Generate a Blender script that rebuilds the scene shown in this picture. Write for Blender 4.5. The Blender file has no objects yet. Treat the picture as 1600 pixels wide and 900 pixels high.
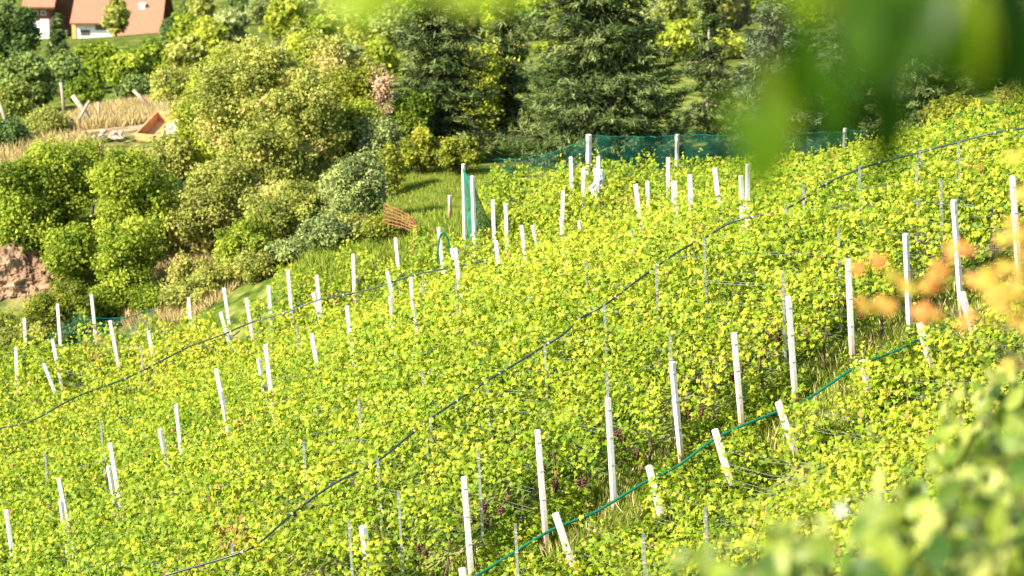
import bpy, math, random
import numpy as np

# ------------------------------------------------------------------ camera, sky, sun
CAMZ = 30.0
FPX = 4444.0                      # focal length in pixels of the 1600 px wide photograph
PITCH = math.radians(12)
S = bpy.context.scene
COL = S.collection
cd = bpy.data.cameras.new('camera'); cam = bpy.data.objects.new('camera', cd); COL.objects.link(cam)
cam.location = (0, 0, CAMZ); cam.rotation_euler = (math.pi/2-PITCH, 0, 0)
cd.lens = 100; cd.sensor_width = 36; cd.clip_end = 5000; cd.clip_start = 0.1
cd.dof.use_dof = True; cd.dof.focus_distance = 64; cd.dof.aperture_fstop = 1.5
S.camera = cam
SUN = np.array([-0.66, -0.50, 0.60]); SUN /= np.linalg.norm(SUN)
w = bpy.data.worlds.new('World'); S.world = w; w.use_nodes = True
nt = w.node_tree; sky = nt.nodes.new('ShaderNodeTexSky'); sky.sky_type = 'NISHITA'; sky.sun_disc = False
sky.sun_elevation = math.asin(SUN[2]); sky.sun_rotation = math.atan2(SUN[0], SUN[1])
nt.links.new(sky.outputs[0], nt.nodes['Background'].inputs[0]); nt.nodes['Background'].inputs[1].default_value = 0.12
ld = bpy.data.lights.new('sun', 'SUN'); ld.energy = 5; ld.angle = math.radians(0.6); ld.color = (1, .90, .70)
lo = bpy.data.objects.new('sun', ld); COL.objects.link(lo); lo.location = (-40, -20, 90)
from mathutils import Vector
lo.rotation_euler = Vector(SUN).to_track_quat('Z', 'Y').to_euler()
S.view_settings.view_transform = 'Standard'; S.view_settings.look = 'None'
S.view_settings.exposure = 1.5; S.view_settings.gamma = 1
S.render.engine = 'CYCLES'
S.cycles.max_bounces = 6; S.cycles.transparent_max_bounces = 12; S.cycles.diffuse_bounces = 3
S.cycles.transmission_bounces = 4; S.cycles.glossy_bounces = 2; S.cycles.sample_clamp_indirect = 6

rng = np.random.default_rng(7)
cp, sp_ = math.cos(PITCH), math.sin(PITCH)

def ray(px, py):
    u = (px-800)/FPX; v = (450-py)/FPX
    return np.array([u, cp+v*sp_, -sp_+v*cp])
def at(px, py, d):                # point on the photograph's ray at ground distance d
    r = ray(px, py); r = r*d/r[1]; return np.array([r[0], d, r[2]+CAMZ])
def proj(P):
    x = P[..., 0]; y = P[..., 1]; z = P[..., 2]-CAMZ
    f = y*cp - z*sp_; up = y*sp_ + z*cp
    return 800+FPX*x/f, 450-FPX*up/f

# ------------------------------------------------------------------ terrain
PA = [(725,745),(840,672),(950,622),(1050,565),(1147,520),(1232,463),(1325,405),(1415,365),(1490,312),(1582,275)]
PB = [(10,797),(92,747),(172,692),(275,632),(338,577),(415,538),(487,522),(542,478),(610,463),(642,433),(712,388),(775,376),(815,352),(877,340)]
PC = [(38,497),(90,475),(143,460),(295,465),(350,450),(450,422),(552,397),(618,372),(685,355),(770,312),(790,318),(880,298),(1012,283),(1055,283)]
PD = [(920,210),(1058,210),(1190,205),(1320,200),(1442,200)]
HP = 2.5
def online(px, py, d0, k):
    r = ray(px, py); r = r/r[1]; d = d0/(1-k*r[0]); return np.array([r[0]*d, d, r[2]*d+CAMZ])
A3 = np.array([online(a, b, 56, .5) for a, b in PA])
B3 = np.array([online(a, b, 80, .75) for a, b in PB])
C3 = np.array([online(a, b, 92, -.25) for a, b in PC])
D3 = np.array([online(a, b, 101, 0) for a, b in PD])
ctl = [p-[0, 0, HP] for p in A3] + [p-[0, 0, HP] for p in B3] + [p-[0, 0, HP] for p in C3] + [p-[0, 0, 2.3] for p in D3]
# the line of front posts goes on downhill to the left, outside the picture
a0 = A3[0]; da = (A3[3]-A3[0])/3
for k in (2, 5, 8, 12): ctl.append(a0-da*k-[0, 0, HP])
for p in list(A3)+[a0-da*2, a0-da*5]: ctl.append(p-[.3, 3.6, HP+1.05]); ctl.append(p-[.6, 9, HP+1.3])
for k in (2, 6): ctl.append(A3[-1]+(A3[-1]-A3[-3])/2*k*.8-[0, 0, HP])
for px, py, d in [(60,525,103),(60,385,110),(20,470,106),(200,480,104),(330,470,101),(250,300,118),(200,215,126),(220,170,142),(60,200,140),
                  (670,372,97),(740,330,104),(670,270,112),(680,250,122),(930,262,114),(1150,262,116),(1300,250,116),(1520,200,110),(1590,180,116),
                  (1560,120,130),(400,330,112),(500,400,98),(120,60,280),(400,40,240),(700,30,240),(1000,30,250),(1300,20,250),(1550,20,220)]:
    ctl.append(at(px, py, d))
for x, y, z in [(0,0,28.4),(-6,0,27),(6,0,29.6),(0,8,25.4),(5,9,26.3),(3,14,23.2),(-6,14,20.5),(-18,25,10),(0,26,16.5),(14,26,21),(0,40,13.4),(-8,42,9.8),(10,42,17.4),
                (-60,0,10),(60,0,50),(-70,60,-8),(70,60,42),(-70,120,-2),(80,120,26),(-120,300,-5),(140,300,16),(0,400,0),(-150,500,30),(150,500,40),(0,520,25),
                (-200,0,8),(200,0,80),(0,-60,50),(-350,750,140),(350,750,150),(0,750,130),(-400,0,20),(400,0,120),(-350,350,60),(350,350,80),(0,-200,70)]:
    ctl.append(np.array([x, y, z]))
ctl = np.array(ctl, float)
def tps_k(d2): return np.where(d2 > 0, d2*np.log(np.maximum(d2, 1e-9)), 0)
SC = 60.0
X = ctl[:, :2]/SC; n = len(X)
K = tps_k(((X[:, None]-X[None])**2).sum(-1)) + np.eye(n)*2e-3
Pm = np.c_[np.ones(n), X]
Am = np.block([[K, Pm], [Pm.T, np.zeros((3, 3))]])
sol = np.linalg.solve(Am, np.r_[ctl[:, 2], 0, 0, 0])
def tps(x, y):
    Q = np.stack([x, y], -1)/SC; sh = Q.shape[:-1]; Q = Q.reshape(-1, 2); out = np.empty(len(Q))
    for i in range(0, len(Q), 40000):
        q = Q[i:i+40000]; d2 = ((q[:, None]-X[None])**2).sum(-1)
        out[i:i+40000] = tps_k(d2)@sol[:n] + sol[n] + q@sol[n+1:]
    return out.reshape(sh)
# cached fine grid for quick look-ups
gx = np.arange(-60, 60.1, .5); gy = np.arange(0, 320.1, .5)
GZ = tps(*np.meshgrid(gx, gy))
def G(x, y):
    x = np.asarray(x, float); y = np.asarray(y, float)
    fx = np.clip((x+60)*2, 0, len(gx)-1.001); fy = np.clip(y*2, 0, len(gy)-1.001)
    i = fx.astype(int); j = fy.astype(int); a = fx-i; b = fy-j
    return (GZ[j, i]*(1-a)+GZ[j, i+1]*a)*(1-b)+(GZ[j+1, i]*(1-a)+GZ[j+1, i+1]*a)*b
def hit(px, py, h, dmin=44, dmax=130):   # where the ray first meets the surface h above the ground
    d = np.arange(dmin, dmax, .1); r = ray(px, py); r = r/r[1]
    f = CAMZ+r[2]*d - (G(r[0]*d, d)+h)
    k = np.argmax(f < 0) if (f < 0).any() else len(d)-1
    return np.array([r[0]*d[k], d[k], CAMZ+r[2]*d[k]])

# ------------------------------------------------------------------ helpers
def tag(o, label=None, cat=None, group=None, kind=None):
    if label: o['label'] = label
    if cat: o['category'] = cat
    if group: o['group'] = group
    if kind: o['kind'] = kind
    return o
def link(name, me, mat, parent=None, smooth=False):
    if mat is not None and not me.materials: me.materials.append(mat)
    o = bpy.data.objects.new(name, me); COL.objects.link(o)
    if parent: o.parent = parent
    if smooth: me.polygons.foreach_set('use_smooth', np.ones(len(me.polygons), bool))
    return o
def empty(name, loc=(0, 0, 0)):
    o = bpy.data.objects.new(name, None); COL.objects.link(o); o.location = loc; o.empty_display_size = .2; return o
def np_mesh(name, V, T, tint=None):
    """V (n,3); T (m,k) faces of equal size; tint (n,4)"""
    me = bpy.data.meshes.new(name); m, k = T.shape
    me.vertices.add(len(V)); me.vertices.foreach_set('co', np.ascontiguousarray(V, np.float32).ravel())
    me.loops.add(m*k); me.loops.foreach_set('vertex_index', np.ascontiguousarray(T, np.int32).ravel())
    me.polygons.add(m); me.polygons.foreach_set('loop_start', np.arange(0, m*k, k, dtype=np.int32))
    try: me.polygons.foreach_set('loop_total', np.full(m, k, np.int32))
    except Exception: pass
    me.update(calc_edges=True)
    if tint is not None:
        a = me.color_attributes.new('tint', 'FLOAT_COLOR', 'POINT'); a.data.foreach_set('color', np.ascontiguousarray(tint, np.float32).ravel())
    return me
class MB:
    def __init__(s): s.v = []; s.f = []
    def add(s, V, F):
        b = len(s.v); s.v += [tuple(float(c) for c in p) for p in V]; s.f += [tuple(i+b for i in f) for f in F]
    def box(s, c, sx, sy, sz, ax=None):
        c = np.array(c, float); A = np.eye(3) if ax is None else ax; V = []
        for dz in (-.5, .5):
            for dx, dy in ((-.5, -.5), (.5, -.5), (.5, .5), (-.5, .5)): V.append(c+A[0]*dx*sx+A[1]*dy*sy+A[2]*dz*sz)
        s.add(V, [(3,2,1,0),(4,5,6,7),(0,1,5,4),(1,2,6,5),(2,3,7,6),(3,0,4,7)])
    def tube(s, pts, rad, n=8, cap=True):
        pts = np.array(pts, float); m = len(pts); rad = np.broadcast_to(np.array(rad, float), (m,)); b0 = len(s.v)
        up = np.array([0.13, 0.21, 1.])
        for i in range(m):
            t = pts[min(i+1, m-1)]-pts[max(i-1, 0)]; t = t/(np.linalg.norm(t)+1e-9)
            u = np.cross(t, up); 
            if np.linalg.norm(u) < .1: u = np.cross(t, [1, .2, 0])
            u /= np.linalg.norm(u); v = np.cross(t, u)
            for k in range(n):
                a = 2*math.pi*k/n; q = pts[i]+rad[i]*(u*math.cos(a)+v*math.sin(a)); s.v.append(tuple(q))
        for i in range(m-1):
            for k in range(n):
                a = b0+i*n+k; b = b0+i*n+(k+1) % n; s.f.append((a, b, b+n, a+n))
        if cap: s.f.append(tuple(b0+k for k in range(n))[::-1]); s.f.append(tuple(b0+(m-1)*n+k for k in range(n)))
    def mesh(s, name):
        me = bpy.data.meshes.new(name); me.from_pydata(s.v, [], s.f); me.update(); return me
    def build(s, name, mat, parent=None, smooth=False): return link(name, s.mesh(name), mat, parent, smooth)
def norm(a): return a/(np.linalg.norm(a, axis=-1, keepdims=True)+1e-9)

# ------------------------------------------------------------------ materials
def new_mat(name):
    m = bpy.data.materials.new(name); m.use_nodes = True; m.node_tree.nodes.clear(); return m, m.node_tree.nodes, m.node_tree.links
def N(ns, t, **k):
    n = ns.new(t)
    for a, b in k.items(): setattr(n, a, b)
    return n
def ramp(ns, stops):
    r = ns.new('ShaderNodeValToRGB'); e = r.color_ramp.elements
    while len(e) < len(stops): e.new(.5)
    for el, (p, c) in zip(e, stops): el.position = p; el.color = (*c, 1)
    return r
def leaf_mat(name, stops, trans=.35, rough=.6, spec=.22, tmul=(1.25, 1.25, .6), noise=None):
    m, ns, ls = new_mat(name)
    at_ = N(ns, 'ShaderNodeAttribute', attribute_name='tint'); sep = N(ns, 'ShaderNodeSeparateColor'); ls.new(at_.outputs['Color'], sep.inputs[0])
    r = ramp(ns, stops); ls.new(sep.outputs[0], r.inputs[0])
    hsv = N(ns, 'ShaderNodeHueSaturation'); ls.new(r.outputs[0], hsv.inputs['Color'])
    mr = N(ns, 'ShaderNodeMapRange'); ls.new(sep.outputs[1], mr.inputs[0]); mr.inputs[3].default_value = .6; mr.inputs[4].default_value = 1.35
    ls.new(mr.outputs[0], hsv.inputs['Value'])
    # fine mottling over the leaf
    tc = N(ns, 'ShaderNodeTexCoord'); nz = N(ns, 'ShaderNodeTexNoise'); nz.inputs['Scale'].default_value = 30 if noise is None else noise
    ls.new(tc.outputs['Object'], nz.inputs[0]); mm = N(ns, 'ShaderNodeMapRange'); mm.inputs[3].default_value = .8; mm.inputs[4].default_value = 1.2; ls.new(nz.outputs[0], mm.inputs[0])
    mx = N(ns, 'ShaderNodeVectorMath', operation='SCALE'); ls.new(hsv.outputs[0], mx.inputs[0]); ls.new(mm.outputs[0], mx.inputs['Scale'])
    p = N(ns, 'ShaderNodeBsdfPrincipled'); ls.new(mx.outputs[0], p.inputs['Base Color']); p.inputs['Roughness'].default_value = rough
    p.inputs['Specular IOR Level'].default_value = spec
    t = N(ns, 'ShaderNodeBsdfTranslucent'); tm = N(ns, 'ShaderNodeVectorMath', operation='MULTIPLY'); ls.new(mx.outputs[0], tm.inputs[0]); tm.inputs[1].default_value = tmul
    ls.new(tm.outputs[0], t.inputs[0])
    ms = N(ns, 'ShaderNodeMixShader'); ms.inputs[0].default_value = trans; ls.new(p.outputs[0], ms.inputs[1]); ls.new(t.outputs[0], ms.inputs[2])
    o = N(ns, 'ShaderNodeOutputMaterial'); ls.new(ms.outputs[0], o.inputs[0]); return m
def noisy_mat(name, c1, c2, scale=8, rough=.8, bump=.2, metal=0, detail=6, mid=None, bscale=None):
    m, ns, ls = new_mat(name); tc = N(ns, 'ShaderNodeTexCoord'); nz = N(ns, 'ShaderNodeTexNoise')
    nz.inputs['Scale'].default_value = scale; nz.inputs['Detail'].default_value = detail; ls.new(tc.outputs['Object'], nz.inputs[0])
    r = ramp(ns, [(.32, c1), (.68, c2)] if mid is None else [(.3, c1), (.5, mid), (.7, c2)]); ls.new(nz.outputs[0], r.inputs[0])
    p = N(ns, 'ShaderNodeBsdfPrincipled'); ls.new(r.outputs[0], p.inputs['Base Color']); p.inputs['Roughness'].default_value = rough; p.inputs['Metallic'].default_value = metal
    if bump:
        n2 = N(ns, 'ShaderNodeTexNoise'); n2.inputs['Scale'].default_value = bscale or scale*4; n2.inputs['Detail'].default_value = 5; ls.new(tc.outputs['Object'], n2.inputs[0])
        b = N(ns, 'ShaderNodeBump'); b.inputs['Strength'].default_value = bump; b.inputs['Distance'].default_value = .05; ls.new(n2.outputs[0], b.inputs['Height']); ls.new(b.outputs[0], p.inputs['Normal'])
    o = N(ns, 'ShaderNodeOutputMaterial'); ls.new(p.outputs[0], o.inputs[0]); return m

M = {}
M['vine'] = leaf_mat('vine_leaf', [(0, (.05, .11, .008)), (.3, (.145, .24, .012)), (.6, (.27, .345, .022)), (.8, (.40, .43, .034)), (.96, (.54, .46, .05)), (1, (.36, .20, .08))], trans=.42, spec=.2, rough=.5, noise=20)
M['bright'] = leaf_mat('bright_shrub_leaf', [(0, (.10, .17, .015)), (.5, (.26, .33, .035)), (1, (.46, .49, .07))], trans=.46, spec=.12, noise=3)
M['olive'] = leaf_mat('olive_leaf', [(0, (.15, .19, .035)), (.5, (.33, .36, .08)), (.97, (.50, .49, .14)), (1, (.45, .33, .17))], trans=.44, spec=.12, noise=3)
M['dark'] = leaf_mat('dark_leaf', [(0, (.03, .07, .02)), (.5, (.08, .14, .03)), (1, (.17, .22, .05))], trans=.25, noise=3)
M['grey'] = leaf_mat('greyish_leaf', [(0, (.12, .17, .05)), (.5, (.25, .31, .10)), (1, (.38, .41, .15))], trans=.3, noise=3)
M['yellow'] = leaf_mat('yellowing_leaf', [(0, (.14, .18, .02)), (.5, (.27, .29, .03)), (1, (.42, .36, .05))], trans=.4, noise=3)
M['dead'] = leaf_mat('dead_leaf', [(0, (.28, .17, .10)), (.5, (.45, .30, .19)), (1, (.58, .44, .30))], trans=.2, noise=3)
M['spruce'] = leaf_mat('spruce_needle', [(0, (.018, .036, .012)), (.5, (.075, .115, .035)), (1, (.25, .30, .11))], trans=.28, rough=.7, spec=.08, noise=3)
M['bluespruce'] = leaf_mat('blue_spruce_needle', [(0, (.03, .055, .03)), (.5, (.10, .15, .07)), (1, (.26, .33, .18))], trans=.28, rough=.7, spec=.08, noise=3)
M['larch'] = leaf_mat('larch_needle', [(0, (.12, .16, .03)), (.5, (.22, .25, .05)), (1, (.32, .31, .08))], trans=.35, noise=3)
M['hang'] = leaf_mat('hanging_leaf', [(0, (.006, .025, .002)), (.5, (.045, .115, .006)), (1, (.22, .31, .012))], trans=.4, spec=.15, rough=.35, noise=25, tmul=(1.3, 1.4, .3))  # dark ramp end carries painted shade for leaves overlapped by others
M['autumn'] = leaf_mat('autumn_leaf', [(0, (.40, .36, .05)), (.4, (.58, .36, .07)), (1, (.62, .24, .07))], trans=.45, noise=25, tmul=(1.3, 1.15, .7))
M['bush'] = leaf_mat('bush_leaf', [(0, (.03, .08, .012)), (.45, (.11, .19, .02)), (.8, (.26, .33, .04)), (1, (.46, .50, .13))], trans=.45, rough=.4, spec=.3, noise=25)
M['grass'] = leaf_mat('grass_blade', [(0, (.10, .17, .015)), (.5, (.22, .31, .03)), (1, (.38, .38, .08))], trans=.3, noise=3)
M['straw'] = leaf_mat('straw_blade', [(0, (.25, .20, .07)), (.5, (.42, .33, .15)), (1, (.58, .46, .26))], trans=.25, noise=3)
M['bark'] = noisy_mat('bark', (.05, .035, .025), (.14, .10, .07), 9, .9, .5)
M['paleb'] = noisy_mat('pale_bark', (.20, .17, .13), (.42, .37, .30), 9, .9, .4)
M['wood'] = noisy_mat('weathered_wood', (.24, .19, .13), (.46, .39, .30), 14, .85, .4)
M['steel'] = noisy_mat('galvanised_steel', (.28, .30, .31), (.60, .62, .62), 12, .45, .1, .7)
M['wire'] = noisy_mat('trellis_wire', (.35, .35, .33), (.62, .62, .58), 12, .4, 0, .6)
M['black'] = noisy_mat('black_hose', (.012, .02, .02), (.035, .06, .055), 18, .38, .05)
M['greenh'] = noisy_mat('green_hose', (.0, .075, .045), (.005, .14, .085), 18, .33, .05)
M['clip'] = noisy_mat('pale_clip', (.45, .46, .44), (.7, .7, .66), 40, .5, 0)
M['grape'] = noisy_mat('dried_grape', (.035, .012, .014), (.16, .05, .045), 25, .55, .2)
M['rust'] = noisy_mat('rusty_bar', (.16, .05, .025), (.34, .13, .06), 14, .85, .3)
M['rock'] = noisy_mat('red_rock', (.08, .05, .03), (.34, .24, .155), 1.1, .95, 1, 0, 12, (.21, .125, .075), 4)
M['plaster'] = noisy_mat('white_plaster', (.66, .66, .64), (.82, .81, .78), 2, .9, .1)
M['darkwood'] = noisy_mat('brown_boards', (.07, .035, .02), (.17, .085, .045), 6, .8, .3)
M['glass'] = noisy_mat('window_glass', (.05, .06, .07), (.12, .13, .14), 2, .15, 0)
M['orangewood'] = noisy_mat('orange_planks', (.50, .22, .07), (.72, .40, .16), 5, .7, .2)
M['sheet'] = noisy_mat('pale_sheet', (.50, .36, .22), (.72, .58, .42), 3, .6, .3)
M['stone'] = noisy_mat('pale_stone', (.22, .16, .13), (.42, .33, .28), 2, .9, .5)
M['white'] = noisy_mat('white_paint', (.70, .70, .68), (.82, .82, .80), 9, .6, .1)

def post_mat(name, lo, hi):
    """whitewashed concrete, stained brown towards the foot"""
    m, ns, ls = new_mat(name); tc = N(ns, 'ShaderNodeTexCoord'); sx = N(ns, 'ShaderNodeSeparateXYZ'); ls.new(tc.outputs['Object'], sx.inputs[0])
    oi = N(ns, 'ShaderNodeObjectInfo')
    nz = N(ns, 'ShaderNodeTexNoise'); nz.inputs['Scale'].default_value = 5; nz.inputs['Detail'].default_value = 6; ls.new(tc.outputs['Object'], nz.inputs[0])
    ad = N(ns, 'ShaderNodeMath', operation='MULTIPLY_ADD'); ls.new(nz.outputs[0], ad.inputs[0]); ad.inputs[1].default_value = 1.1; ls.new(sx.outputs[2], ad.inputs[2])
    a2 = N(ns, 'ShaderNodeMath', operation='MULTIPLY_ADD'); ls.new(oi.outputs['Random'], a2.inputs[0]); a2.inputs[1].default_value = .7; ls.new(ad.outputs[0], a2.inputs[2])
    mr = N(ns, 'ShaderNodeMapRange'); ls.new(a2.outputs[0], mr.inputs[0]); mr.inputs[1].default_value = lo; mr.inputs[2].default_value = hi
    r = ramp(ns, [(0, (.30, .18, .11)), (.3, (.42, .31, .22)), (.6, (.58, .54, .47)), (1, (.74, .73, .70))]); ls.new(mr.outputs[0], r.inputs[0])
    n2 = N(ns, 'ShaderNodeTexNoise'); n2.inputs['Scale'].default_value = 28; n2.inputs['Detail'].default_value = 4; ls.new(tc.outputs['Object'], n2.inputs[0])
    m2 = N(ns, 'ShaderNodeMapRange'); ls.new(n2.outputs[0], m2.inputs[0]); m2.inputs[3].default_value = .55; m2.inputs[4].default_value = 1.12
    sc = N(ns, 'ShaderNodeVectorMath', operation='SCALE'); ls.new(r.outputs[0], sc.inputs[0]); ls.new(m2.outputs[0], sc.inputs['Scale'])
    p = N(ns, 'ShaderNodeBsdfPrincipled'); ls.new(sc.outputs[0], p.inputs['Base Color']); p.inputs['Roughness'].default_value = .85
    b = N(ns, 'ShaderNodeBump'); b.inputs['Strength'].default_value = .35; b.inputs['Distance'].default_value = .01; ls.new(n2.outputs[0], b.inputs['Height']); ls.new(b.outputs[0], p.inputs['Normal'])
    o = N(ns, 'ShaderNodeOutputMaterial'); ls.new(p.outputs[0], o.inputs[0]); return m
M['post'] = post_mat('whitewashed_post', .85, 2.1)

def net_mat(col=(.008, .06, .045, 1), lo=.2, hi=.6):
    m, ns, ls = new_mat('green_netting'); tc = N(ns, 'ShaderNodeTexCoord')
    wv = N(ns, 'ShaderNodeTexNoise'); wv.inputs['Scale'].default_value = 2.5; ls.new(tc.outputs['Object'], wv.inputs[0])
    mr = N(ns, 'ShaderNodeMapRange'); ls.new(wv.outputs[0], mr.inputs[0]); mr.inputs[3].default_value = lo; mr.inputs[4].default_value = hi
    d = N(ns, 'ShaderNodeBsdfDiffuse'); d.inputs[0].default_value = col
    t = N(ns, 'ShaderNodeBsdfTransparent'); ms = N(ns, 'ShaderNodeMixShader'); ls.new(mr.outputs[0], ms.inputs[0]); ls.new(t.outputs[0], ms.inputs[1]); ls.new(d.outputs[0], ms.inputs[2])
    o = N(ns, 'ShaderNodeOutputMaterial'); ls.new(ms.outputs[0], o.inputs[0]); return m
M['net'] = net_mat(); M['net2'] = net_mat((.015, .17, .12, 1), .5, .9)
def roof_mat():
    m, ns, ls = new_mat('roof_tiles'); tc = N(ns, 'ShaderNodeTexCoord')
    br = N(ns, 'ShaderNodeTexBrick'); ls.new(tc.outputs['Object'], br.inputs[0]); br.inputs['Scale'].default_value = 3
    br.inputs['Color1'].default_value = (.30, .125, .07, 1); br.inputs['Color2'].default_value = (.36, .17, .10, 1); br.inputs['Mortar'].default_value = (.2, .09, .055, 1)
    p = N(ns, 'ShaderNodeBsdfPrincipled'); ls.new(br.outputs[0], p.inputs['Base Color']); p.inputs['Roughness'].default_value = .85
    o = N(ns, 'ShaderNodeOutputMaterial'); ls.new(p.outputs[0], o.inputs[0]); return m
M['roof'] = roof_mat()
def ground_mat():
    m, ns, ls = new_mat('hillside_ground'); tc = N(ns, 'ShaderNodeTexCoord')
    at_ = N(ns, 'ShaderNodeAttribute', attribute_name='tint'); sep = N(ns, 'ShaderNodeSeparateColor'); ls.new(at_.outputs['Color'], sep.inputs[0])
    def nz(s, d=8):
        a = N(ns, 'ShaderNodeTexNoise'); a.inputs['Scale'].default_value = s; a.inputs['Detail'].default_value = d; ls.new(tc.outputs['Object'], a.inputs[0]); return a.outputs[0]
    g = ramp(ns, [(.36, (.035, .055, .012)), (.5, (.09, .13, .02)), (.64, (.20, .20, .06))]); ls.new(nz(1.3), g.inputs[0])
    s = ramp(ns, [(.36, (.13, .085, .05)), (.5, (.25, .18, .10)), (.64, (.38, .29, .17))]); ls.new(nz(.9), s.inputs[0])
    f = N(ns, 'ShaderNodeMath', operation='ADD'); ls.new(sep.outputs[0], f.inputs[0]); ls.new(nz(.35), f.inputs[1])
    th = N(ns, 'ShaderNodeMapRange'); ls.new(f.outputs[0], th.inputs[0]); th.inputs[1].default_value = .7; th.inputs[2].default_value = .95
    mx = N(ns, 'ShaderNodeMix', data_type='RGBA'); ls.new(th.outputs[0], mx.inputs[0]); ls.new(g.outputs[0], mx.inputs[6]); ls.new(s.outputs[0], mx.inputs[7])
    p = N(ns, 'ShaderNodeBsdfPrincipled'); ls.new(mx.outputs[2], p.inputs['Base Color']); p.inputs['Roughness'].default_value = 1; p.inputs['Specular IOR Level'].default_value = 0
    b = N(ns, 'ShaderNodeBump'); b.inputs['Strength'].default_value = .9; b.inputs['Distance'].default_value = .2; ls.new(nz(2.5), b.inputs['Height']); ls.new(b.outputs[0], p.inputs['Normal'])
    o = N(ns, 'ShaderNodeOutputMaterial'); ls.new(p.outputs[0], o.inputs[0]); return m
M['ground'] = ground_mat()

# ------------------------------------------------------------------ ground sheet
xs = np.unique(np.r_[np.linspace(-400, -60, 18), np.arange(-60, 60.1, 1.), np.linspace(60, 400, 18)])
ys = np.unique(np.r_[np.linspace(-200, 0, 11), np.arange(0, 160.1, 1.), np.linspace(160, 320, 50), np.linspace(320, 760, 30)])
gX, gY = np.meshgrid(xs, ys); gZ = tps(gX, gY)
idx = np.arange(gX.size).reshape(gX.shape)
T = np.stack([idx[:-1, :-1], idx[:-1, 1:], idx[1:, 1:], idx[1:, :-1]], -1).reshape(-1, 4)
V = np.stack([gX, gY, gZ], -1).reshape(-1, 3)
def spot(px, py, d, r):
    p = at(px, py, d); return np.exp(-(((V[:, 0]-p[0])**2+(V[:, 1]-p[1])**2)/r**2))
soil = spot(220, 190, 132, 5)+spot(300, 440, 104, 2.5)+.6*spot(60, 450, 107, 3)+spot(0, 260, 122, 5)+spot(1520, 170, 116, 4)+spot(365, 15, 250, 9)+spot(1090, 20, 250, 14)+spot(1260, 20, 250, 10)+.7*spot(640, 370, 96, 2.5)
tint = np.zeros((len(V), 4)); tint[:, 0] = np.clip(soil, 0, 1)*.6; tint[:, 3] = 1
tag(link('hillside', np_mesh('hillside', V, T, tint), M['ground'], smooth=True), 'sloping grassy and earthy hillside', None, None, 'structure')

# ------------------------------------------------------------------ leaf scatter machinery
VINE_O = np.array([(0,-.2),(.36,-.45),(.5,.1),(.22,.2),(0,.58),(-.22,.2),(-.5,.1),(-.36,-.45)])
def tmpl(kind):
    if kind == 'vine':
        V = [(0, 0, .06)]+[(x, y, -.10*abs(x)*2+(-.12 if y > .4 else 0)) for x, y in VINE_O]
        return np.array(V), np.array([(0, 1+i, 1+(i+1) % 8) for i in range(8)])
    if kind == 'quad':   # small rounded leaf folded along its midrib
        V = [(0, -.5, 0), (.36, -.05, -.14), (0, .5, -.06), (-.36, -.05, -.14)]
        return np.array(V), np.array([(0, 1, 2), (0, 2, 3)])
    if kind == 'long':
        V = []; F = []
        for i, (y, wd) in enumerate([(-.5, .0), (-.35, .11), (-.1, .17), (.15, .15), (.35, .08), (.5, 0)]):
            zz = -.35*(y+.1)**2; V += [(-wd, y, zz+.25*wd), (0, y, zz), (wd, y, zz+.25*wd)]
        for i in range(5):
            a = i*3; F += [(a, a+1, a+4), (a, a+4, a+3), (a+1, a+2, a+5), (a+1, a+5, a+4)]
        return np.array(V), np.array(F)
    if kind == 'broad':
        V = []; F = []
        for i, (y, wd) in enumerate([(-.5, .0), (-.32, .17), (-.1, .25), (.12, .22), (.32, .12), (.5, 0)]):
            zz = -.35*(y+.1)**2; V += [(-wd, y, zz+.25*wd), (0, y, zz), (wd, y, zz+.25*wd)]
        for i in range(5):
            a = i*3; F += [(a, a+1, a+4), (a, a+4, a+3), (a+1, a+2, a+5), (a+1, a+5, a+4)]
        return np.array(V), np.array(F)
    if kind == 'needle':
        return np.array([(-.06, -.5, 0), (.06, -.5, 0), (.085, .15, 0), (0, .5, .05), (-.085, .15, 0)]), np.array([(0, 1, 2), (0, 2, 4), (4, 2, 3)])
    if kind == 'blade':
        return np.array([(-.05, 0, 0), (.05, 0, 0), (.03, .6, .08), (-.03, .6, .08), (0, 1., .25)]), np.array([(0, 1, 2), (0, 2, 3), (3, 2, 4)])
TM = {k: tmpl(k) for k in ('vine', 'quad', 'long', 'broad', 'needle', 'blade')}
def scatter(P, Nn, D, size, kind, tr=None, tg=None):
    """place one leaf at every P with normal Nn and tip direction D; returns mesh arrays"""
    V0, F0 = TM[kind]; n = len(P)
    z = norm(Nn); y = norm(D-(D*z).sum(-1, keepdims=True)*z); x = np.cross(y, z)
    size = np.broadcast_to(size, (n,))
    L = V0[None]*size[:, None, None]
    W = P[:, None]+L[..., 0:1]*x[:, None]+L[..., 1:2]*y[:, None]+L[..., 2:3]*z[:, None]
    F = F0[None]+(np.arange(n)*len(V0))[:, None, None]
    t = np.zeros((n, len(V0), 4)); t[..., 3] = 1
    t[..., 0] = (rng.random(n) if tr is None else np.clip(tr, 0, 1))[:, None]; t[..., 1] = (rng.random(n) if tg is None else np.clip(tg, 0, 1))[:, None]
    return W.reshape(-1, 3), F.reshape(-1, 3), t.reshape(-1, 4)
def leaves(name, P, Nn, D, size, kind, mat, parent=None, tr=None, tg=None):
    V, F, t = scatter(P, Nn, D, size, kind, tr, tg)
    return link(name, np_mesh(name, V, F, t), mat, parent)
# cheap smooth noise
_ph = rng.random((8, 4))*6.28; _fr = rng.normal(0, 1, (8, 3))
def sn(P, f):
    v = np.zeros(len(P))
    for k in range(8): v += np.sin(P@(_fr[k]*f)+_ph[k, 0])
    return v/4
def inview(P, m=160):
    px, py = proj(P); return (px > -m) & (px < 1600+m) & (py > -m) & (py < 900+m)
UP = np.array([0, 0, 1.])

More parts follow.
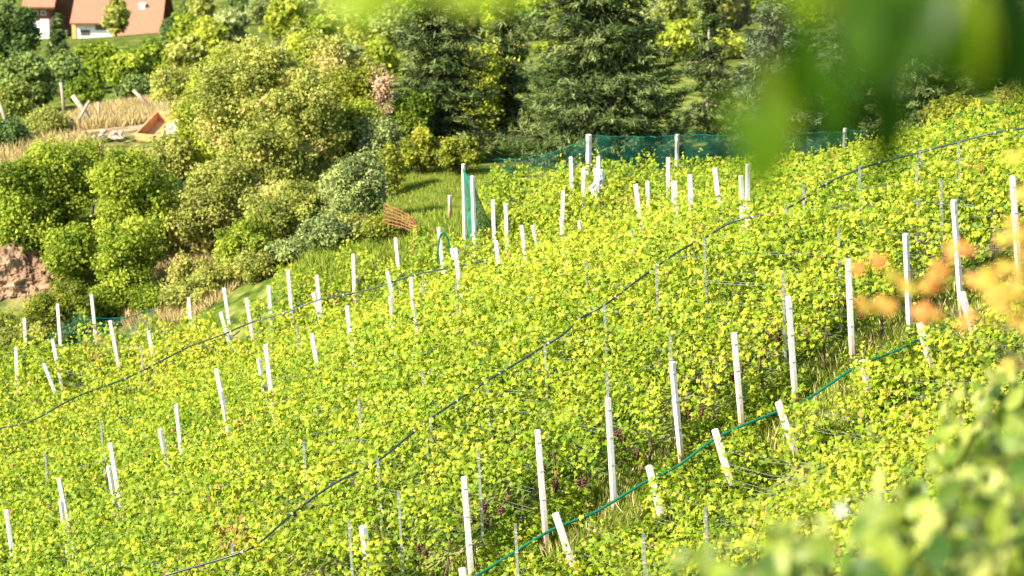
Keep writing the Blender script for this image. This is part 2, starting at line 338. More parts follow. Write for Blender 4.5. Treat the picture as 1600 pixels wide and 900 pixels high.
# ------------------------------------------------------------------ vine rows
RD = norm(np.array([-1, 1.3])); RN = np.array([-RD[1], RD[0]])   # along the row; RN points at the camera side
if RN[1] > 0: RN = -RN
def vine_row(start, length, label, height=2.0, dens=300, trunk_len=0, grapes=0, bare=0, group='rows of grape vines on the slope', th=.30):
    nL = int(length*dens*1.2); s = rng.random(nL)*length
    tt = rng.random(nL)**.9; h = .3+(height-.3)*tt
    side = np.where(rng.random(nL) < .72, 1, -1)
    prof = th*(1.15-.55*tt)
    base = np.c_[start[0]+RD[0]*s, start[1]+RD[1]*s]
    bump = sn(np.c_[base, h*1.5], 1.6)
    top = sn(np.c_[base, np.zeros(nL)], 1.1)
    off = side*np.abs(prof*(1+.45*bump)*(.55+.55*rng.random(nL)))
    h = h*(1+.07*top)+.05*bump
    xy = base+RN*off[:, None]; P = np.c_[xy, G(xy[:, 0], xy[:, 1])+h]
    keep = inview(P) & (rng.random(nL) < .80+.6*bump)
    if bare: keep &= ~((s < bare) & (h < 1.0) & (rng.random(nL) < .85))
    P = P[keep]; side = side[keep]; s = s[keep]; tt = tt[keep]
    if len(P) < 60: return None
    root = empty('vine_row', (start[0], start[1], float(G(start[0], start[1]))))
    tag(root, label, 'vine row', group)
    k = len(P)
    nn = np.c_[RN[0]*side, RN[1]*side, np.zeros(k)]*.75+UP*(.25+.6*tt[:, None])+rng.normal(0, .55, (k, 3))
    dd = -UP+rng.normal(0, .55, (k, 3))
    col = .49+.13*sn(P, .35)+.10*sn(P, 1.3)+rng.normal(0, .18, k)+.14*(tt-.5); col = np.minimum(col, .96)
    red = (rng.random(k) < .005) | ((sn(P, 1.15) > 1.15) & (rng.random(k) < .30)); col[red] = 1
    tg = .5+rng.normal(0, .2, k)
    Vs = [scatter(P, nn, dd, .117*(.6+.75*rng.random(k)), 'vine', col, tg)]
    # young shoots standing above the hedge
    ns = int(length*1.9); ss = rng.random(ns)*length
    for q in ss:
        m = rng.integers(5, 10); b = np.array([start[0]+RD[0]*q, start[1]+RD[1]*q]); lean = rng.normal(0, .18, 3); tq = np.linspace(0, 1, m)
        ph = height*.97+tq*(.18+.35*rng.random()); off = rng.normal(0, .1)
        Q = np.c_[b[0]+lean[0]*tq+RN[0]*off, b[1]+lean[1]*tq+RN[1]*off, ph]+rng.normal(0, .035, (m, 3)); Q[:, 2] += G(Q[:, 0], Q[:, 1])
        if not inview(Q).all(): continue
        Vs.append(scatter(Q, rng.normal(0, .6, (m, 3))+UP*.5-np.array([.3, .3, 0]), rng.normal(0, .6, (m, 3))-UP*.4, .105*(1.1-.5*tq), 'vine', .75+rng.normal(0, .12, m), .65+rng.normal(0, .1, m)))
    V = np.concatenate([a[0] for a in Vs]); t = np.concatenate([a[2] for a in Vs]); o = 0; Fs = []
    for a in Vs: Fs.append(a[1]+o); o += len(a[0])
    V = V-np.array(root.location)
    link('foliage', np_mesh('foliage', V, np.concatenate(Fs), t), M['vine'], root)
    o0 = np.array(root.location)
    # trunks
    s0 = s.min()
    for q in np.arange(max(.5, s0), min(s.max(), s0+max(trunk_len, 3)), .95 if trunk_len else 1.6):
        b = np.array([start[0]+RD[0]*q, start[1]+RD[1]*q]); g = float(G(*b)); mb = MB(); pts = []
        j = rng.normal(0, .05, 2)
        for kk in range(7): pts.append(np.array([b[0]+j[0]*kk*.5+rng.normal(0, .015), b[1]+j[1]*kk*.5+rng.normal(0, .015), g-.1+kk*.19])-o0)
        mb.tube(pts, [.05, .042, .036, .033, .03, .028, .03], 6); mb.build('vine_trunk', M['bark'], root)
    # wires
    mb = MB(); q0, q1 = s.min(), s.max()
    for hh in (.38*height, .58*height, .80*height):
        for sg in (-1, 1):
            qs = np.linspace(q0, q1, 9); xy = np.array(start[:2])+RD*qs[:, None]+RN*sg*.05
            mb.tube(np.c_[xy, G(xy[:, 0], xy[:, 1])+hh]-o0, .0032, 4, False)
    mb.build('trellis_wires', M['wire'], root)
    for g_ in range(grapes):
        q = .35+rng.random()*1.9; hh = .55+rng.random()*.5; xy = np.array(start[:2])+RD*q+RN*(.18+.2*rng.random()); c = np.array([*xy, float(G(*xy))+hh])-o0
        mb = MB(); V0 = []
        for b in range(36):
            tq = rng.random(); a = rng.random()*6.28; rr = .07*(1-tq*.75); cc = c+[rr*math.cos(a), rr*math.sin(a), -.22*tq]; r = .028
            mb.add([cc+[r, 0, 0], cc+[0, r, 0], cc+[-r, 0, 0], cc+[0, -r, 0], cc+[0, 0, r], cc-[0, 0, r]], [(0,1,4),(1,2,4),(2,3,4),(3,0,4),(1,0,5),(2,1,5),(3,2,5),(0,3,5)])
        mb.tube([c+[0, 0, .07], c], .006, 4); mb.build('grape_cluster', M['grape'], root, True)
    return root

ORD = ['first', 'second', 'third', 'fourth', 'fifth', 'sixth', 'seventh', 'eighth', 'ninth', 'tenth', 'eleventh', 'twelfth', 'thirteenth', 'fourteenth', 'fifteenth', 'sixteenth', 'seventeenth', 'eighteenth', 'nineteenth', 'twentieth']
ORD += ['twenty-'+a for a in ORD[:9]]+['thirtieth']+['thirty-'+a for a in ORD[:9]]
def yA(x): return 56+.5*x
def yB(x): return 80+.75*x
def yC(x): return 92-.25*x
def span(p, f):              # distance along RD from p to the line y=f(x)
    k = f(1.)-f(0.); return (f(p[0])-p[1])/(RD[1]-k*RD[0])
# block between the green hose and the middle line of posts
for i, p in enumerate(A3):
    st = p[:2]+RD*.15
    vine_row(st, span(st, yB)-2.6, f'grape vine row starting at the {ORD[i]} tall front post from the left', trunk_len=3, grapes=5 if i > 0 else 3, bare=.35, height=2.15)
dx = da[0]
left = [a0[0]-dx*k for k in range(1, 22)]
cnt = 0
for k, x in enumerate(left):
    st = np.array([x, yA(x)])
    if vine_row(st, span(st, yB)-2.6, f'lower left vine row, {ORD[k]} row left of the leftmost front post'): cnt += 1
xr = A3[-1, 0]
for k in range(1, 14):
    x = xr+1.45*k; st = np.array([x, yA(x)])
    vine_row(st, span(st, yB)-2.6, f'vine row running in from the right edge, {ORD[k-1]} uphill of the rightmost front post')
# block between the middle line and the far line
for i, p in enumerate(B3):
    st = p[:2]+RD*.1; L = span(st, yC)+(3 if st[0]-span(st, yC)*.61 > -8.5 else .6)
    if L > 1.5: vine_row(st, L, f'far vine row behind the {ORD[i]} middle line post from the left', height=1.75, dens=280)
for k in range(1, 9):
    x = B3[0, 0]-1.25*k; st = np.array([x, yB(x)])
    vine_row(st, span(st, yC)+.6, f'far vine row at the left edge, {ORD[k-1]} beyond the leftmost middle post', height=1.75, dens=280)
for k in range(1, 13):
    x = B3[-1, 0]+1.2*k; st = np.array([x, min(yB(x), yC(x)-1)])
    vine_row(st, max(4.5, span(st, yC)+3), f'vine row on the upper slope, {ORD[k-1]} right of the last middle post', height=1.75, dens=280)
# upper block in front of the net fence
for k in range(0, 16):
    x = -1.2+1.35*k+1.6; y0 = 92.5; st = np.array([x, y0])
    vine_row(st, float(np.clip((x+1.0)/.61, 2, 7)), f'topmost vine row below the green net fence, {ORD[k]} from the left', height=1.9, dens=290)
# block below the front aisle
for k in range(0, 12):
    x = -1.5+1.45*k; e = np.array([x, yA(x)-2.0]); L = 11; st = e-RD*L
    vine_row(st, L, f'vine row below the green hose, {ORD[k]} from the left', height=1.55, dens=230)

# ------------------------------------------------------------------ posts
def post_mesh(length, wd):
    r = wd/2; c = r*.28; o = [(-r, -r+c), (-r+c, -r), (r-c, -r), (r, -r+c), (r, r-c), (r-c, r), (-r+c, r), (-r, r-c)]
    V = []; F = []; lv = [(-.3, 1.04), (length*.5, 1.0), (length-.03, .98), (length, .84)]
    for z, s in lv: V += [(x*s, y*s, z) for x, y in o]
    for i in range(len(lv)-1):
        for k in range(8): a = i*8+k; b = i*8+(k+1) % 8; F.append((a, b, b+8, a+8))
    F.append(tuple(range(8))[::-1]); F.append(tuple(24+k for k in range(8)))
    me = bpy.data.meshes.new('white_post'); me.from_pydata(V, [], F); return me
def mk_post(tip, L, lean_deg, label, group, wd=.115, ties=0, mat='post', turn=.6, fwd=0, name='vineyard_post'):
    """post whose top centre is at tip; lean_deg > 0 tilts its top to the left"""
    a = math.radians(lean_deg); ax = np.array([-math.sin(a), fwd, math.cos(a)]); ax /= np.linalg.norm(ax)
    # run the axis down until it meets the ground
    q = np.arange(.3, 4, .02); pts = tip-ax*q[:, None]; below = pts[:, 2] < G(pts[:, 0], pts[:, 1]); Lr = q[np.argmax(below)] if below.any() else L
    base = tip-ax*Lr
    o = link(name, post_mesh(Lr, wd), M[mat]); o.location = base
    o.rotation_mode = 'QUATERNION'; o.rotation_quaternion = Vector(ax).to_track_quat('Z', 'Y') @ __import__('mathutils').Quaternion((0, 0, 1), turn)
    tag(o, label, 'post', group)
    for k in range(ties):
        mb = MB(); z = Lr*(.42+.24*k); r = wd*.5+.004
        mb.tube([(-r, r, z), (r, r, z), (r, -r, z), (-r, -r, z), (-r, r, z+.012), (-r-.08, r+.05, z+.03), (-r-.15, r+.02, z+.01)], .007, 5)
        mb.build('wire_tie', M['wire'], o)
    return o
rx = random.Random(4)
for i, p in enumerate(A3):
    mk_post(p, 2.5, 4.4+rx.uniform(-1, 1.8), f'tall brown footed white post behind the green hose, {ORD[i]} from the left', 'tall white posts of the front line', .11, 3, turn=.5+rx.uniform(-.2, .2))
# short leaning posts in front of the hose
for i, (px, py, l) in enumerate([(722,888,9),(868,802,18),(1014,728,14),(1117,671,17),(1216,628,19),(1347,563,13),(1437,505,16),(1503,457,17)]):
    r = ray(px, py); r /= r[1]; d = (56-1.6)/(1-.5*r[0]); tip = np.array([r[0]*d, d, CAMZ+r[2]*d])
    mk_post(tip, 1.5, l, f'short white post leaning left below the green hose, {ORD[i]} from the left', 'short leaning posts below the green hose', .13, 1, turn=.4)
mk_post(hit(567, 822, 2.3), 2.3, 8, 'white post leaning left at the bottom edge, left of the green hose end', 'single white posts', .14)
for i, p in enumerate(B3):
    mk_post(p, 2.5, 6.5+rx.uniform(-3, 3.5), f'white post in the middle line, {ORD[i]} from the lower left', 'white posts of the middle line', .102+rx.uniform(-.01, .01), turn=.3+rx.uniform(-.3, .3))
for i, (px, py, l) in enumerate([(95,782,6),(170,728,7),(250,670,9),(345,610,9),(404,560,9),(486,522,10),(645,470,9),(706,388,11),(832,352,14),(905,345,10)]):
    if i in (5,): continue
    p = hit(px, py, 2.15, 60, 120)
    mk_post(p, 2.2, l, f'shorter white post paired with the middle line, {ORD[i]} from the lower left', 'shorter posts paired with the middle line', .105)
for i, p in enumerate(C3):
    mk_post(p, 2.5, [0, 1, 3, 2, 6, 3, 0, 4, 5, 1, 1, -2, 0, 3][i]+1, f'slender white post of the far line, {ORD[i]} from the left', 'white posts of the far line', .11, turn=.2)
for i, (px, py, l, h) in enumerate([(25,543,0,1.9),(68,568,20,1.9),(82,530,9,2.2),(172,501,9,2.2),(232,517,8,2.0),(385,466,8,2.1),(420,447,3,2.2),(495,430,5,2.2),(345,488,14,1.9),(605,424,12,2.1),(490,458,12,1.9),
                                    (993,288,8,2.3),(1052,283,5,2.2),(1078,273,3,2.3),(1117,263,7,2.3),(1169,256,0,2.3),(912,262,0,2.2),(892,245,2,2.3),(1044,246,1,2.4),(1057,208,0,2.4),(1158,274,3,2.2),(935,245,1,2.3)]):
    if i in (19,): continue
    p = hit(px, py, h+(.45 if px > 800 else .2), 62, 120)
    side = 'at the left' if px < 260 else 'in the middle left' if px < 620 else 'on the upper slope'
    k = i+1 if px < 260 else i-4 if px < 620 else i-10
    mk_post(p, 2.2, l, f'white vine post among the leaves {side}, {ORD[k-1]} there from the left', 'other white posts among the vines', .11, turn=.3)
p = hit(703, 305, .95, 85, 130); mk_post(p, 1, 0, 'lone short white post standing in the green grass clearing', 'single white posts', .12)
for i, p in enumerate(D3):
    mk_post(p, 2.3, 0, f'post of the green net fence below the spruces, {ORD[i]} from the left', 'posts of the net fence', .17 if i == 0 else .12)
# post with torn white sheeting
rt = empty('wrapped_post', tuple(hit(935, 350, .5, 62, 120))); tag(rt, 'white post wrapped in torn white sheeting on the upper slope', 'post')
b = np.array(rt.location); me = post_mesh(2.3, .12)
o = link('post', me, M['post'], rt); o.location = (0, 0, -.5+(float(G(b[0], b[1])+.5)-b[2]))
o.location.z = float(G(b[0], b[1]))-b[2]-.2
n1 = 12; mb = MB()
V = []; F = []
for i in range(9):
    for k in range(n1):
        a = 6.28*k/n1; r = .13+.05*math.sin(3*a+i)+.06*rx.random()+(.09 if 2 < i < 5 else 0); V.append((r*math.cos(a)+.05*math.sin(i*1.3), r*math.sin(a), .65+i*.15))
for i in range(8):
    for k in range(n1):
        if rx.random() < .2: continue
        F.append((i*n1+k, i*n1+(k+1) % n1, (i+1)*n1+(k+1) % n1, (i+1)*n1+k))
mb.add(V, F); o = mb.build('sheeting', M['white'], rt); sm = o.modifiers.new('thick', 'SOLIDIFY'); sm.thickness = .012

# thin steel stakes in the rows
def steel_stake(px, py, h, i, label, L=None, group='thin steel stakes in the vine rows'):
    tip = hit(px, py, h, 45, 120); g = float(G(tip[0], tip[1])); H = tip[2]-g
    mb = MB(); wd = .05; d = .035; t = .006
    ax = np.array([-.05, 0, 1.]); ax /= np.linalg.norm(ax)
    A_ = np.array([np.cross([0, 1, 0], ax), [0, 1, 0], ax]); c = ax*(H/2-.1)
    mb.box(c, wd, t, H+.2, A_); mb.box(c+A_[0]*wd/2+A_[1]*d/2, t, d-.002, H+.19, A_); mb.box(c-A_[0]*wd/2+A_[1]*d/2, t, d-.002, H+.19, A_)
    o = mb.build('steel_stake', M['steel']); o.location = (tip[0]+.05*H, tip[1], g); tag(o, label, 'stake', group)
    for z in (.55, .75, .92):
        mb = MB(); mb.box(ax*H*z-A_[1]*.012, wd+.03, .016, .02, A_); mb.build('wire_hook', M['wire'], o)
    return o
H2 = [(362,850),(590,717),(672,652),(761,592),(851,537),(944,474),(1025,414),(1100,370),(1228,322),(1343,258),(1437,234),(1498,222)]
for i, (px, py) in enumerate(H2):
    steel_stake(px, py, 2.35, i, f'thin stake carrying the long black hose, {ORD[i]} from the lower left', group='steel stakes under the long black hose')
SPL = ['above the middle of the long black hose', 'left of the long hose in the picture centre', 'below the short left hose', 'near the right end above the hose', 'right of the long hose with a thin top', 'just above the fifth tall front post', 'left of the fourth tall front post', 'left of the third tall front post', 'beside the leaning post at the bottom edge', 'below the middle of the long hose', 'crossed by the left hose, tallest', 'above two paired posts at the left', 'near the left edge above the lowest post', 'at the bottom, below the leaning posts', 'right of the middle line at the far hose', 'under the hanging leaves, left one', 'near the far right end of the long hose', 'under two crossing middle posts', 'in the left centre below the middle line', 'in the left centre, further down', 'just left of the second tall front post', 'in the far right top, behind the hose', 'in the upper centre below the wrapped post', 'below the green hose among low vines']
for i, (px, py) in enumerate([(915,408),(660,578),(463,508),(1310,357),(1223,426),(1047,520),(948,580),(747,702),(545,812),(622,766),(220,540),(157,658),(70,707),(1005,833),(660,432),(1255,288),(1432,254),(712,440),(560,620),(474,690),(805,818),(1470,278),(988,358),(1102,792)]):
    steel_stake(px, py, 2.38, i, f'thin grey stake between the leaves ' + SPL[i], group='scattered thin stakes')

# ------------------------------------------------------------------ hoses
def smooth_path(P, n=12):
    P = np.array(P, float); out = []
    for i in range(len(P)-1):
        p0, p1, p2, p3 = P[max(i-1, 0)], P[i], P[i+1], P[min(i+2, len(P)-1)]
        for t in np.linspace(0, 1, n, endpoint=False):
            out.append(.5*((2*p1)+(-p0+p2)*t+(2*p0-5*p1+4*p2-p3)*t*t+(-p0+3*p1-3*p2+p3)*t**3))
    out.append(P[-1]); return np.array(out)
def hose(pix, h, r, mat, label, clips=True, pts=None):
    P = smooth_path(pts if pts is not None else [hit(px, py, h-.09*abs(math.sin(q*1.9)), 45, 125) for q, (px, py) in enumerate(pix)], 14)
    mb = MB(); mb.tube(P, r, 10); o = mb.build('hose', M[mat], None, True); tag(o, label, 'hose')
    if clips:
        for k in list(range(9, len(P)-2, 23)):
            m2 = MB(); t = norm(P[k+1]-P[k-1]); m2.tube([P[k]-t*.022, P[k]+t*.022], r*1.08, 8); m2.build('hose_clip', M['clip'], o)
    return o
hose([(225,912),(262,898),(362,868),(405,848),(460,800),(520,757),(590,720),(640,680),(672,655),(720,622),(761,595),(800,572),(851,540),(880,522),(912,494),(944,477),(985,446),(1025,417),(1062,392),(1100,372),(1150,345),(1228,326),(1290,288),(1343,264),(1390,250),(1437,238),(1498,222),(1560,206),(1640,196)], 2.15, .026, 'black',
     'long black irrigation hose crossing the whole vineyard on steel stakes')
hose([(-30,678),(10,667),(55,655),(120,620),(200,590),(260,560),(300,540),(350,522),(395,503),(450,487),(500,468),(575,453),(640,432),(700,419),(770,405)], 1.95, .026, 'black', 'dark irrigation hose on the left below the far posts')
ptsG = []
for px, py in [(700,925),(755,893),(805,862),(862,828),(930,800),(1000,758),(1060,727),(1110,690),(1160,665),(1210,645),(1260,624),(1340,572),(1400,548),(1440,528),(1500,500),(1560,470),(1640,440)]:
    r = ray(px, py); r /= r[1]; d = (56-1.0)/(1-.5*r[0]); ptsG.append(np.array([r[0]*d, d, CAMZ+r[2]*d]))
hose(None, 0, .030, 'greenh', 'green garden hose hung along the front line of tall posts', False, ptsG)
P = [hit(px, py, h, 60, 120) for px, py, h in [(683,418,1.6),(684,395,2.0),(687,372,2.3),(692,364,2.4),(699,372,2.3),(703,392,2.0),(705,412,1.6)]]
dd_ = np.mean([q[1] for q in P]); P = [at(px, py, dd_) for px, py in [(683,418),(684,395),(687,372),(692,364),(699,372),(703,392),(705,414)]]
hose(None, 0, .035, 'greenh', 'looped green hose hanging over a far white post', False, P)

# ------------------------------------------------------------------ nets
def net(name, quad, label, sag=.03, nu=16, nv=6, seed=0):
    r = np.random.default_rng(seed); q = [np.array(a, float) for a in quad]; V = []; F = []
    for j in range(nv+1):
        for i in range(nu+1):
            u, v = i/nu, j/nv
            p = (q[0]*(1-u)+q[1]*u)*(1-v)+(q[3]*(1-u)+q[2]*u)*v; p = p+[0, r.normal(0, .06)+.1*math.sin(u*17+v*3), -sag*math.sin(math.pi*u)*(1-v)+r.normal(0, .008)]; V.append(p)
    for j in range(nv):
        for i in range(nu): a = j*(nu+1)+i; F.append((a, a+1, a+nu+2, a+nu+1))
    mb = MB(); mb.add(V, F); o = mb.build(name, M['net2' if seed in (5, 6) else 'net'], None, True); tag(o, label, 'net')
    mb = MB(); mb.tube(V[:nu+1], .015, 5); mb.build('top_cord', M['greenh'], o); return o
net('bird_net', [at(918,212,101), at(1060,212,101), at(1060,268,101), at(918,268,101)], 'dark green net hung between the first two posts of the net fence', .04, seed=1)
net('bird_net', [at(1060,211,101), at(1322,206,101), at(1322,262,101), at(1060,262,101)], 'green net under the spruces right of the second net fence post', .04, 30, seed=2)
net('bird_net', [at(1322,204,101), at(1450,202,101), at(1445,255,101), at(1322,255,101)], 'green net at the right end of the net fence', .04, seed=3)
net('bird_net', [at(770,250,102), at(918,218,101), at(918,262,101), at(790,272,102)], 'green net sloping down left of the thick net fence post', .2, seed=4)
p = at(724, 257, 93); q = at(738, 275, 92.5)
net('bird_net', [at(722,262,93), at(742,285,92.6), at(748,374,92.3), at(731,374,93)], 'green net strung between two close posts beside the grass clearing', .05, 5, 10, seed=5)
net('bird_net', [at(741,290,92.6), at(768,352,93.4), at(757,366,93.2), at(746,368,92.4)], 'slack corner of green net right of the two close posts', .1, 6, 6, seed=6)
net('bird_net', [at(110,490,97.5), at(245,482,98), at(250,520,97.6), at(55,548,97)], 'green net heaped behind the far vine rows at the left', .25, 20, 8, seed=7)
mk_post(at(724,256,93), 2, 1, 'leftmost of two close posts holding a green net beside the clearing', 'posts of the small net', .10)
mk_post(at(738,275,92.4), 2, 2, 'right one of two close posts holding a green net beside the clearing', 'posts of the small net', .11)

# ------------------------------------------------------------------ rusty grid panel in the clearing
rt = empty('rusty_panel', tuple(at(600, 345, 97.5))); tag(rt, 'rusty mesh panel with curved rods beside the grass clearing', 'metal panel'); o0 = np.array(rt.location)
mb = MB()
for k in range(6):
    a = at(600, 318+k*6, 97.5); c = at(648, 342+k*4, 96.8); mb.tube([a-o0, (a+c)/2-o0+[0, 0, .04], c-o0], .018, 6)
for k in range(8):
    u = k/7; a = at(600+48*u, 318+24*u, 97.5-.7*u); c = at(600+48*u, 350+14*u, 97.5-.7*u); mb.tube([a-o0, c-o0], .013, 6)
mb.build('grid', M['rust'], rt)
for k in range(2):
    mb = MB(); mb.tube([at(645-k*5, 340, 96.8)-o0, at(650-k*4, 348, 96.8)-o0, at(652-k*5, 365, 96.8)-o0, at(652-k*5, 400, 96.8)-o0], .03, 7); mb.build('leg', M['rust'], rt)

# ------------------------------------------------------------------ trees
def crown_lobes(c, rad, nl, r0, seed, flat=.85):
    r = np.random.default_rng(seed); out = []
    for k in range(nl):
        v = r.normal(0, 1, 3); v /= np.linalg.norm(v); rr = r.random()**.4
        p = c+v*rr*np.array(rad)*.78; s = r0*(.6+.8*r.random())
        out.append((p, np.array([s, s, s*flat])))
    return out
def crown_leaves(lobes, n, seed, up=.5):
    r = np.random.default_rng(seed+99); vol = np.array([l[1][0]**2 for l in lobes]); vol /= vol.sum(); idx = r.choice(len(lobes), n, p=vol)
    C_ = np.array([l[0] for l in lobes])[idx]; R_ = np.array([l[1] for l in lobes])[idx]
    v = norm(r.normal(0, 1, (n, 3))); v[:, 2] = np.abs(v[:, 2])*np.where(r.random(n) < .72, 1, -1)
    rr = (.35+.85*r.random(n)**.8)[:, None]; P = C_+v*R_*rr
    P = P+r.normal(0, 1, (n, 3))*R_*.24; return P, v+UP*up+r.normal(0, .7, (n, 3)), r.normal(0, 1, (n, 3))-UP*.5, idx
def tree(px, top, width, d, label, mat='olive', base=None, n=9000, size=.2, lobes=26, group=None, cat='tree', name='leafy_tree', bark='bark', lobe_r=None, seed=None, low=.0, kind='quad', depth=None, bias=.5, cx=0):
    seed = seed if seed is not None else int(px*7+d)
    tp = at(px, top, d); x, y = tp[0], d; g = float(G(x, y)) if base is None else at(px, base, d)[2]; H = tp[2]-g
    if H < .8: H = .8
    W = width*d/FPX; rt = empty(name, (x, y, g)); tag(rt, label, cat, group)
    c = np.array([cx, 0, H*(.5+low/2)]); rad = (W/2, (depth or W)/2, H*(1-low)/2)
    lr = lobe_r or max(W, H)*.16
    lobes = int(lobes*2.2); lr *= .68
    L = crown_lobes(c, (max(rad[0]-lr*.5, .2), max(rad[1]-lr*.5, .2), max(rad[2]-lr*.4, .2)), lobes, lr, seed)
    n = int(n*1.7); P, Nn, D, ix = crown_leaves(L, n, seed)
    ex = []; q_ = np.random.default_rng(seed+41); ns_ = int(14+W*H*1.1)
    for k in range(ns_):
        l = L[int(q_.integers(0, len(L)))]; dv = norm(np.array([q_.normal(0, .8), q_.normal(0, .8), q_.uniform(-.1, 1.3)])); m_ = int(q_.integers(12, 26)); t_ = np.linspace(.7, 1.9+q_.random()*.8, m_)[:, None]
        ex.append(l[0]+dv*l[1][0]*t_-UP*(.12*l[1][0]*(t_-.7)**2)+q_.normal(0, .07, (m_, 3)))
    ex = np.concatenate(ex); ne = len(ex); P = np.r_[P, ex]; Nn = np.r_[Nn, UP*.6+q_.normal(0, .7, (ne, 3))-np.array([.3, .3, 0])]; D = np.r_[D, q_.normal(0, 1, (ne, 3))]; ix = np.r_[ix, q_.integers(0, len(L), ne)]; n = len(P)
    P[:, 2] = np.maximum(P[:, 2], .05)
    r = np.random.default_rng(seed+5); lobec = r.normal(0, .17, len(L))[ix]
    leaves('crown', P, Nn, D, size*.82*(.55+.9*r.random(n)), kind, M[mat], rt, bias+lobec+r.normal(0, .16, n), .5+lobec+r.normal(0, .15, n))
    mb = MB(); r0 = max(.05, H*.022); tips = r.choice(len(L), min(9, len(L)), replace=False)
    j = [np.array([r.normal(0, .08)*H*.1*k, r.normal(0, .08)*H*.1*k, -.3+H*.72*k/5]) for k in range(6)]
    mb.tube(j, [r0*1.3, r0, r0*.85, r0*.7, r0*.5, r0*.3], 8)
    for q in tips:
        e = L[q][0]; s = j[int(r.integers(1, 4))]; m = (s+e)/2+[0, 0, -.1*H*.3]; mb.tube([s, m, e, e+(e-m)*.25], [r0*.45, r0*.3, r0*.17, r0*.08], 6)
    mb.build('trunk', M[bark], rt, True)
    return rt
def spruce(px, top, base, width, d, label, mat='spruce', dens=1., name='spruce_tree', seed=1, tuft=.36, trunk='bark', gapp=0):
    r = np.random.default_rng(seed); bp = at(px, base, d); tp = at(px, top, d); x = bp[0]; g = float(G(x, d)); H = tp[2]-g; R = width*d/FPX/2
    rt = empty(name, (x, d, g)); tag(rt, label, 'tree', 'conifers above the vineyard')
    P = []; D = []; Nn = []; C_ = []; mb = MB()
    z = .25
    while z < H*.99:
        f = 1-z/H; nb = int(5+5*f); L0 = R*(f**.95)*min(1, .8+z/H*1.5)+.12
        a0_ = r.random()*6.28
        for k in range(nb):
            a = a0_+6.28*k/nb+r.normal(0, .15); L = L0*(.72+.42*r.random()); 
            if r.random() < gapp: continue
            dr = np.array([math.cos(a), math.sin(a), 0]); sd = np.array([-math.sin(a), math.cos(a), 0]); zz = z+r.normal(0, .12)
            m = max(3, int(L/.2*dens)); bc = r.normal(0, .1)
            def pt(t): return dr*L*t+UP*(zz+L*(.05*t-.55*t**2+.36*t**4))
            if r.random() < .5 and L > .8: mb.tube([pt(0), pt(.35), pt(.7), pt(.98)], [.035*f+.012, .025*f+.01, .014, .006], 5, False)
            for t in np.linspace(.18, 1, m):
                w_ = L*.34*(1-t)**.6*(.35+t)+.06
                for q in range(5):
                    s = r.uniform(-1, 1); p = pt(t)+sd*s*w_*1.5-UP*(abs(s)*w_*.5+r.random()*.10)+r.normal(0, .05, 3)
                    dv = dr*(.8+.2*t)+sd*s*.9-UP*(.25+.3*abs(s))+UP*.35*t+r.normal(0, .22, 3)
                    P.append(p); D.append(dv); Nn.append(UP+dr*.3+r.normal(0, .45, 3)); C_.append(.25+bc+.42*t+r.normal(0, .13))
        z += .34+.24*f
    P = np.array(P); n = len(P)
    # hide nothing: every tuft is a small needle spray made of three blades
    K3 = 5; P3 = np.repeat(P, K3, 0)+r.normal(0, .06, (K3*n, 3)); D3_ = np.repeat(np.array(D), K3, 0)+r.normal(0, .5, (K3*n, 3)); N3 = np.repeat(np.array(Nn), K3, 0)+r.normal(0, .45, (K3*n, 3)); c3 = np.repeat(np.array(C_), K3)+r.normal(0, .10, K3*n)
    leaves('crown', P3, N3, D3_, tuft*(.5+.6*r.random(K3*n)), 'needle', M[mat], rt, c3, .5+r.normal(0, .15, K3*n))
    mb.tube([(0, 0, -.3), (0, 0, H*.5), (0, 0, H)], [H*.018, H*.011, .012], 8); mb.build('trunk', M[trunk], rt, True)
    return rt

# spruces, left to right
spruce(688, -190, 262, 215, 120, 'dark green spruce left of centre with brown dead twigs on its left side', seed=11, dens=1.0)
spruce(790, -60, 262, 110, 130, 'deeply shaded dark conifer between the two big spruces', seed=12)
spruce(935, -330, 265, 335, 117, 'largest broad grey-green spruce in the middle of the upper edge', seed=13, dens=1.05)
spruce(1105, -60, 262, 130, 126, 'thin pale-trunked dark conifer right of the largest spruce', seed=14, gapp=.3, trunk='paleb')
spruce(1208, -90, 265, 215, 118, 'bluish green spruce right of the thin pale trunk', 'bluespruce', seed=15)
spruce(1330, -130, 262, 190, 122, 'soft bluish spruce with brownish inner branches behind the hanging leaves', 'bluespruce', seed=16)
spruce(1440, -100, 240, 200, 118, 'dark spruce at the right, leaning over the brush bank', seed=17)
spruce(1560, -60, 200, 150, 128, 'shaded conifer in the upper right corner', seed=18)
spruce(92, 25, 110, 60, 175, 'small dark conifer in front of the wooden house', 'spruce', seed=19, tuft=.5)

g_ = 'trees and shrubs left of the spruces'
# broad olive trees of the middle left
tree(400, 27, 257, 114, 'broad pale olive tree filling the centre of the left half', 'olive', n=26000, size=.17, lobes=60, group=g_, bark='paleb', lobe_r=.75, depth=5)
tree(470, 87, 168, 112, 'olive tree with a visible pale trunk right of the broad one', 'olive', n=14000, size=.17, lobes=40, group=g_, bark='paleb', lobe_r=.6, bias=.55)
tree(330, 97, 134, 118, 'yellow-green tree left of the broad olive tree', 'bright', n=10000, size=.18, lobes=26, group=g_, bias=.7)
tree(545, 92, 145, 119, 'yellowish shrub tree with pinkish dead vines left of the dark spruce', 'yellow', n=11000, size=.17, lobes=30, group=g_, bias=.25)
tree(598, 87, 38, 117.5, 'thin pinkish brown dead creeper against the dark spruce', 'dead', n=1000, size=.12, lobes=16, group=g_, cat='climbing plant', name='dead_creeper', lobe_r=.4, low=.3)
tree(345, 242, 156, 108, 'pale olive bush below the broad olive tree', 'olive', n=14000, size=.16, lobes=36, group=g_, cat='bush', name='bush', lobe_r=.6)
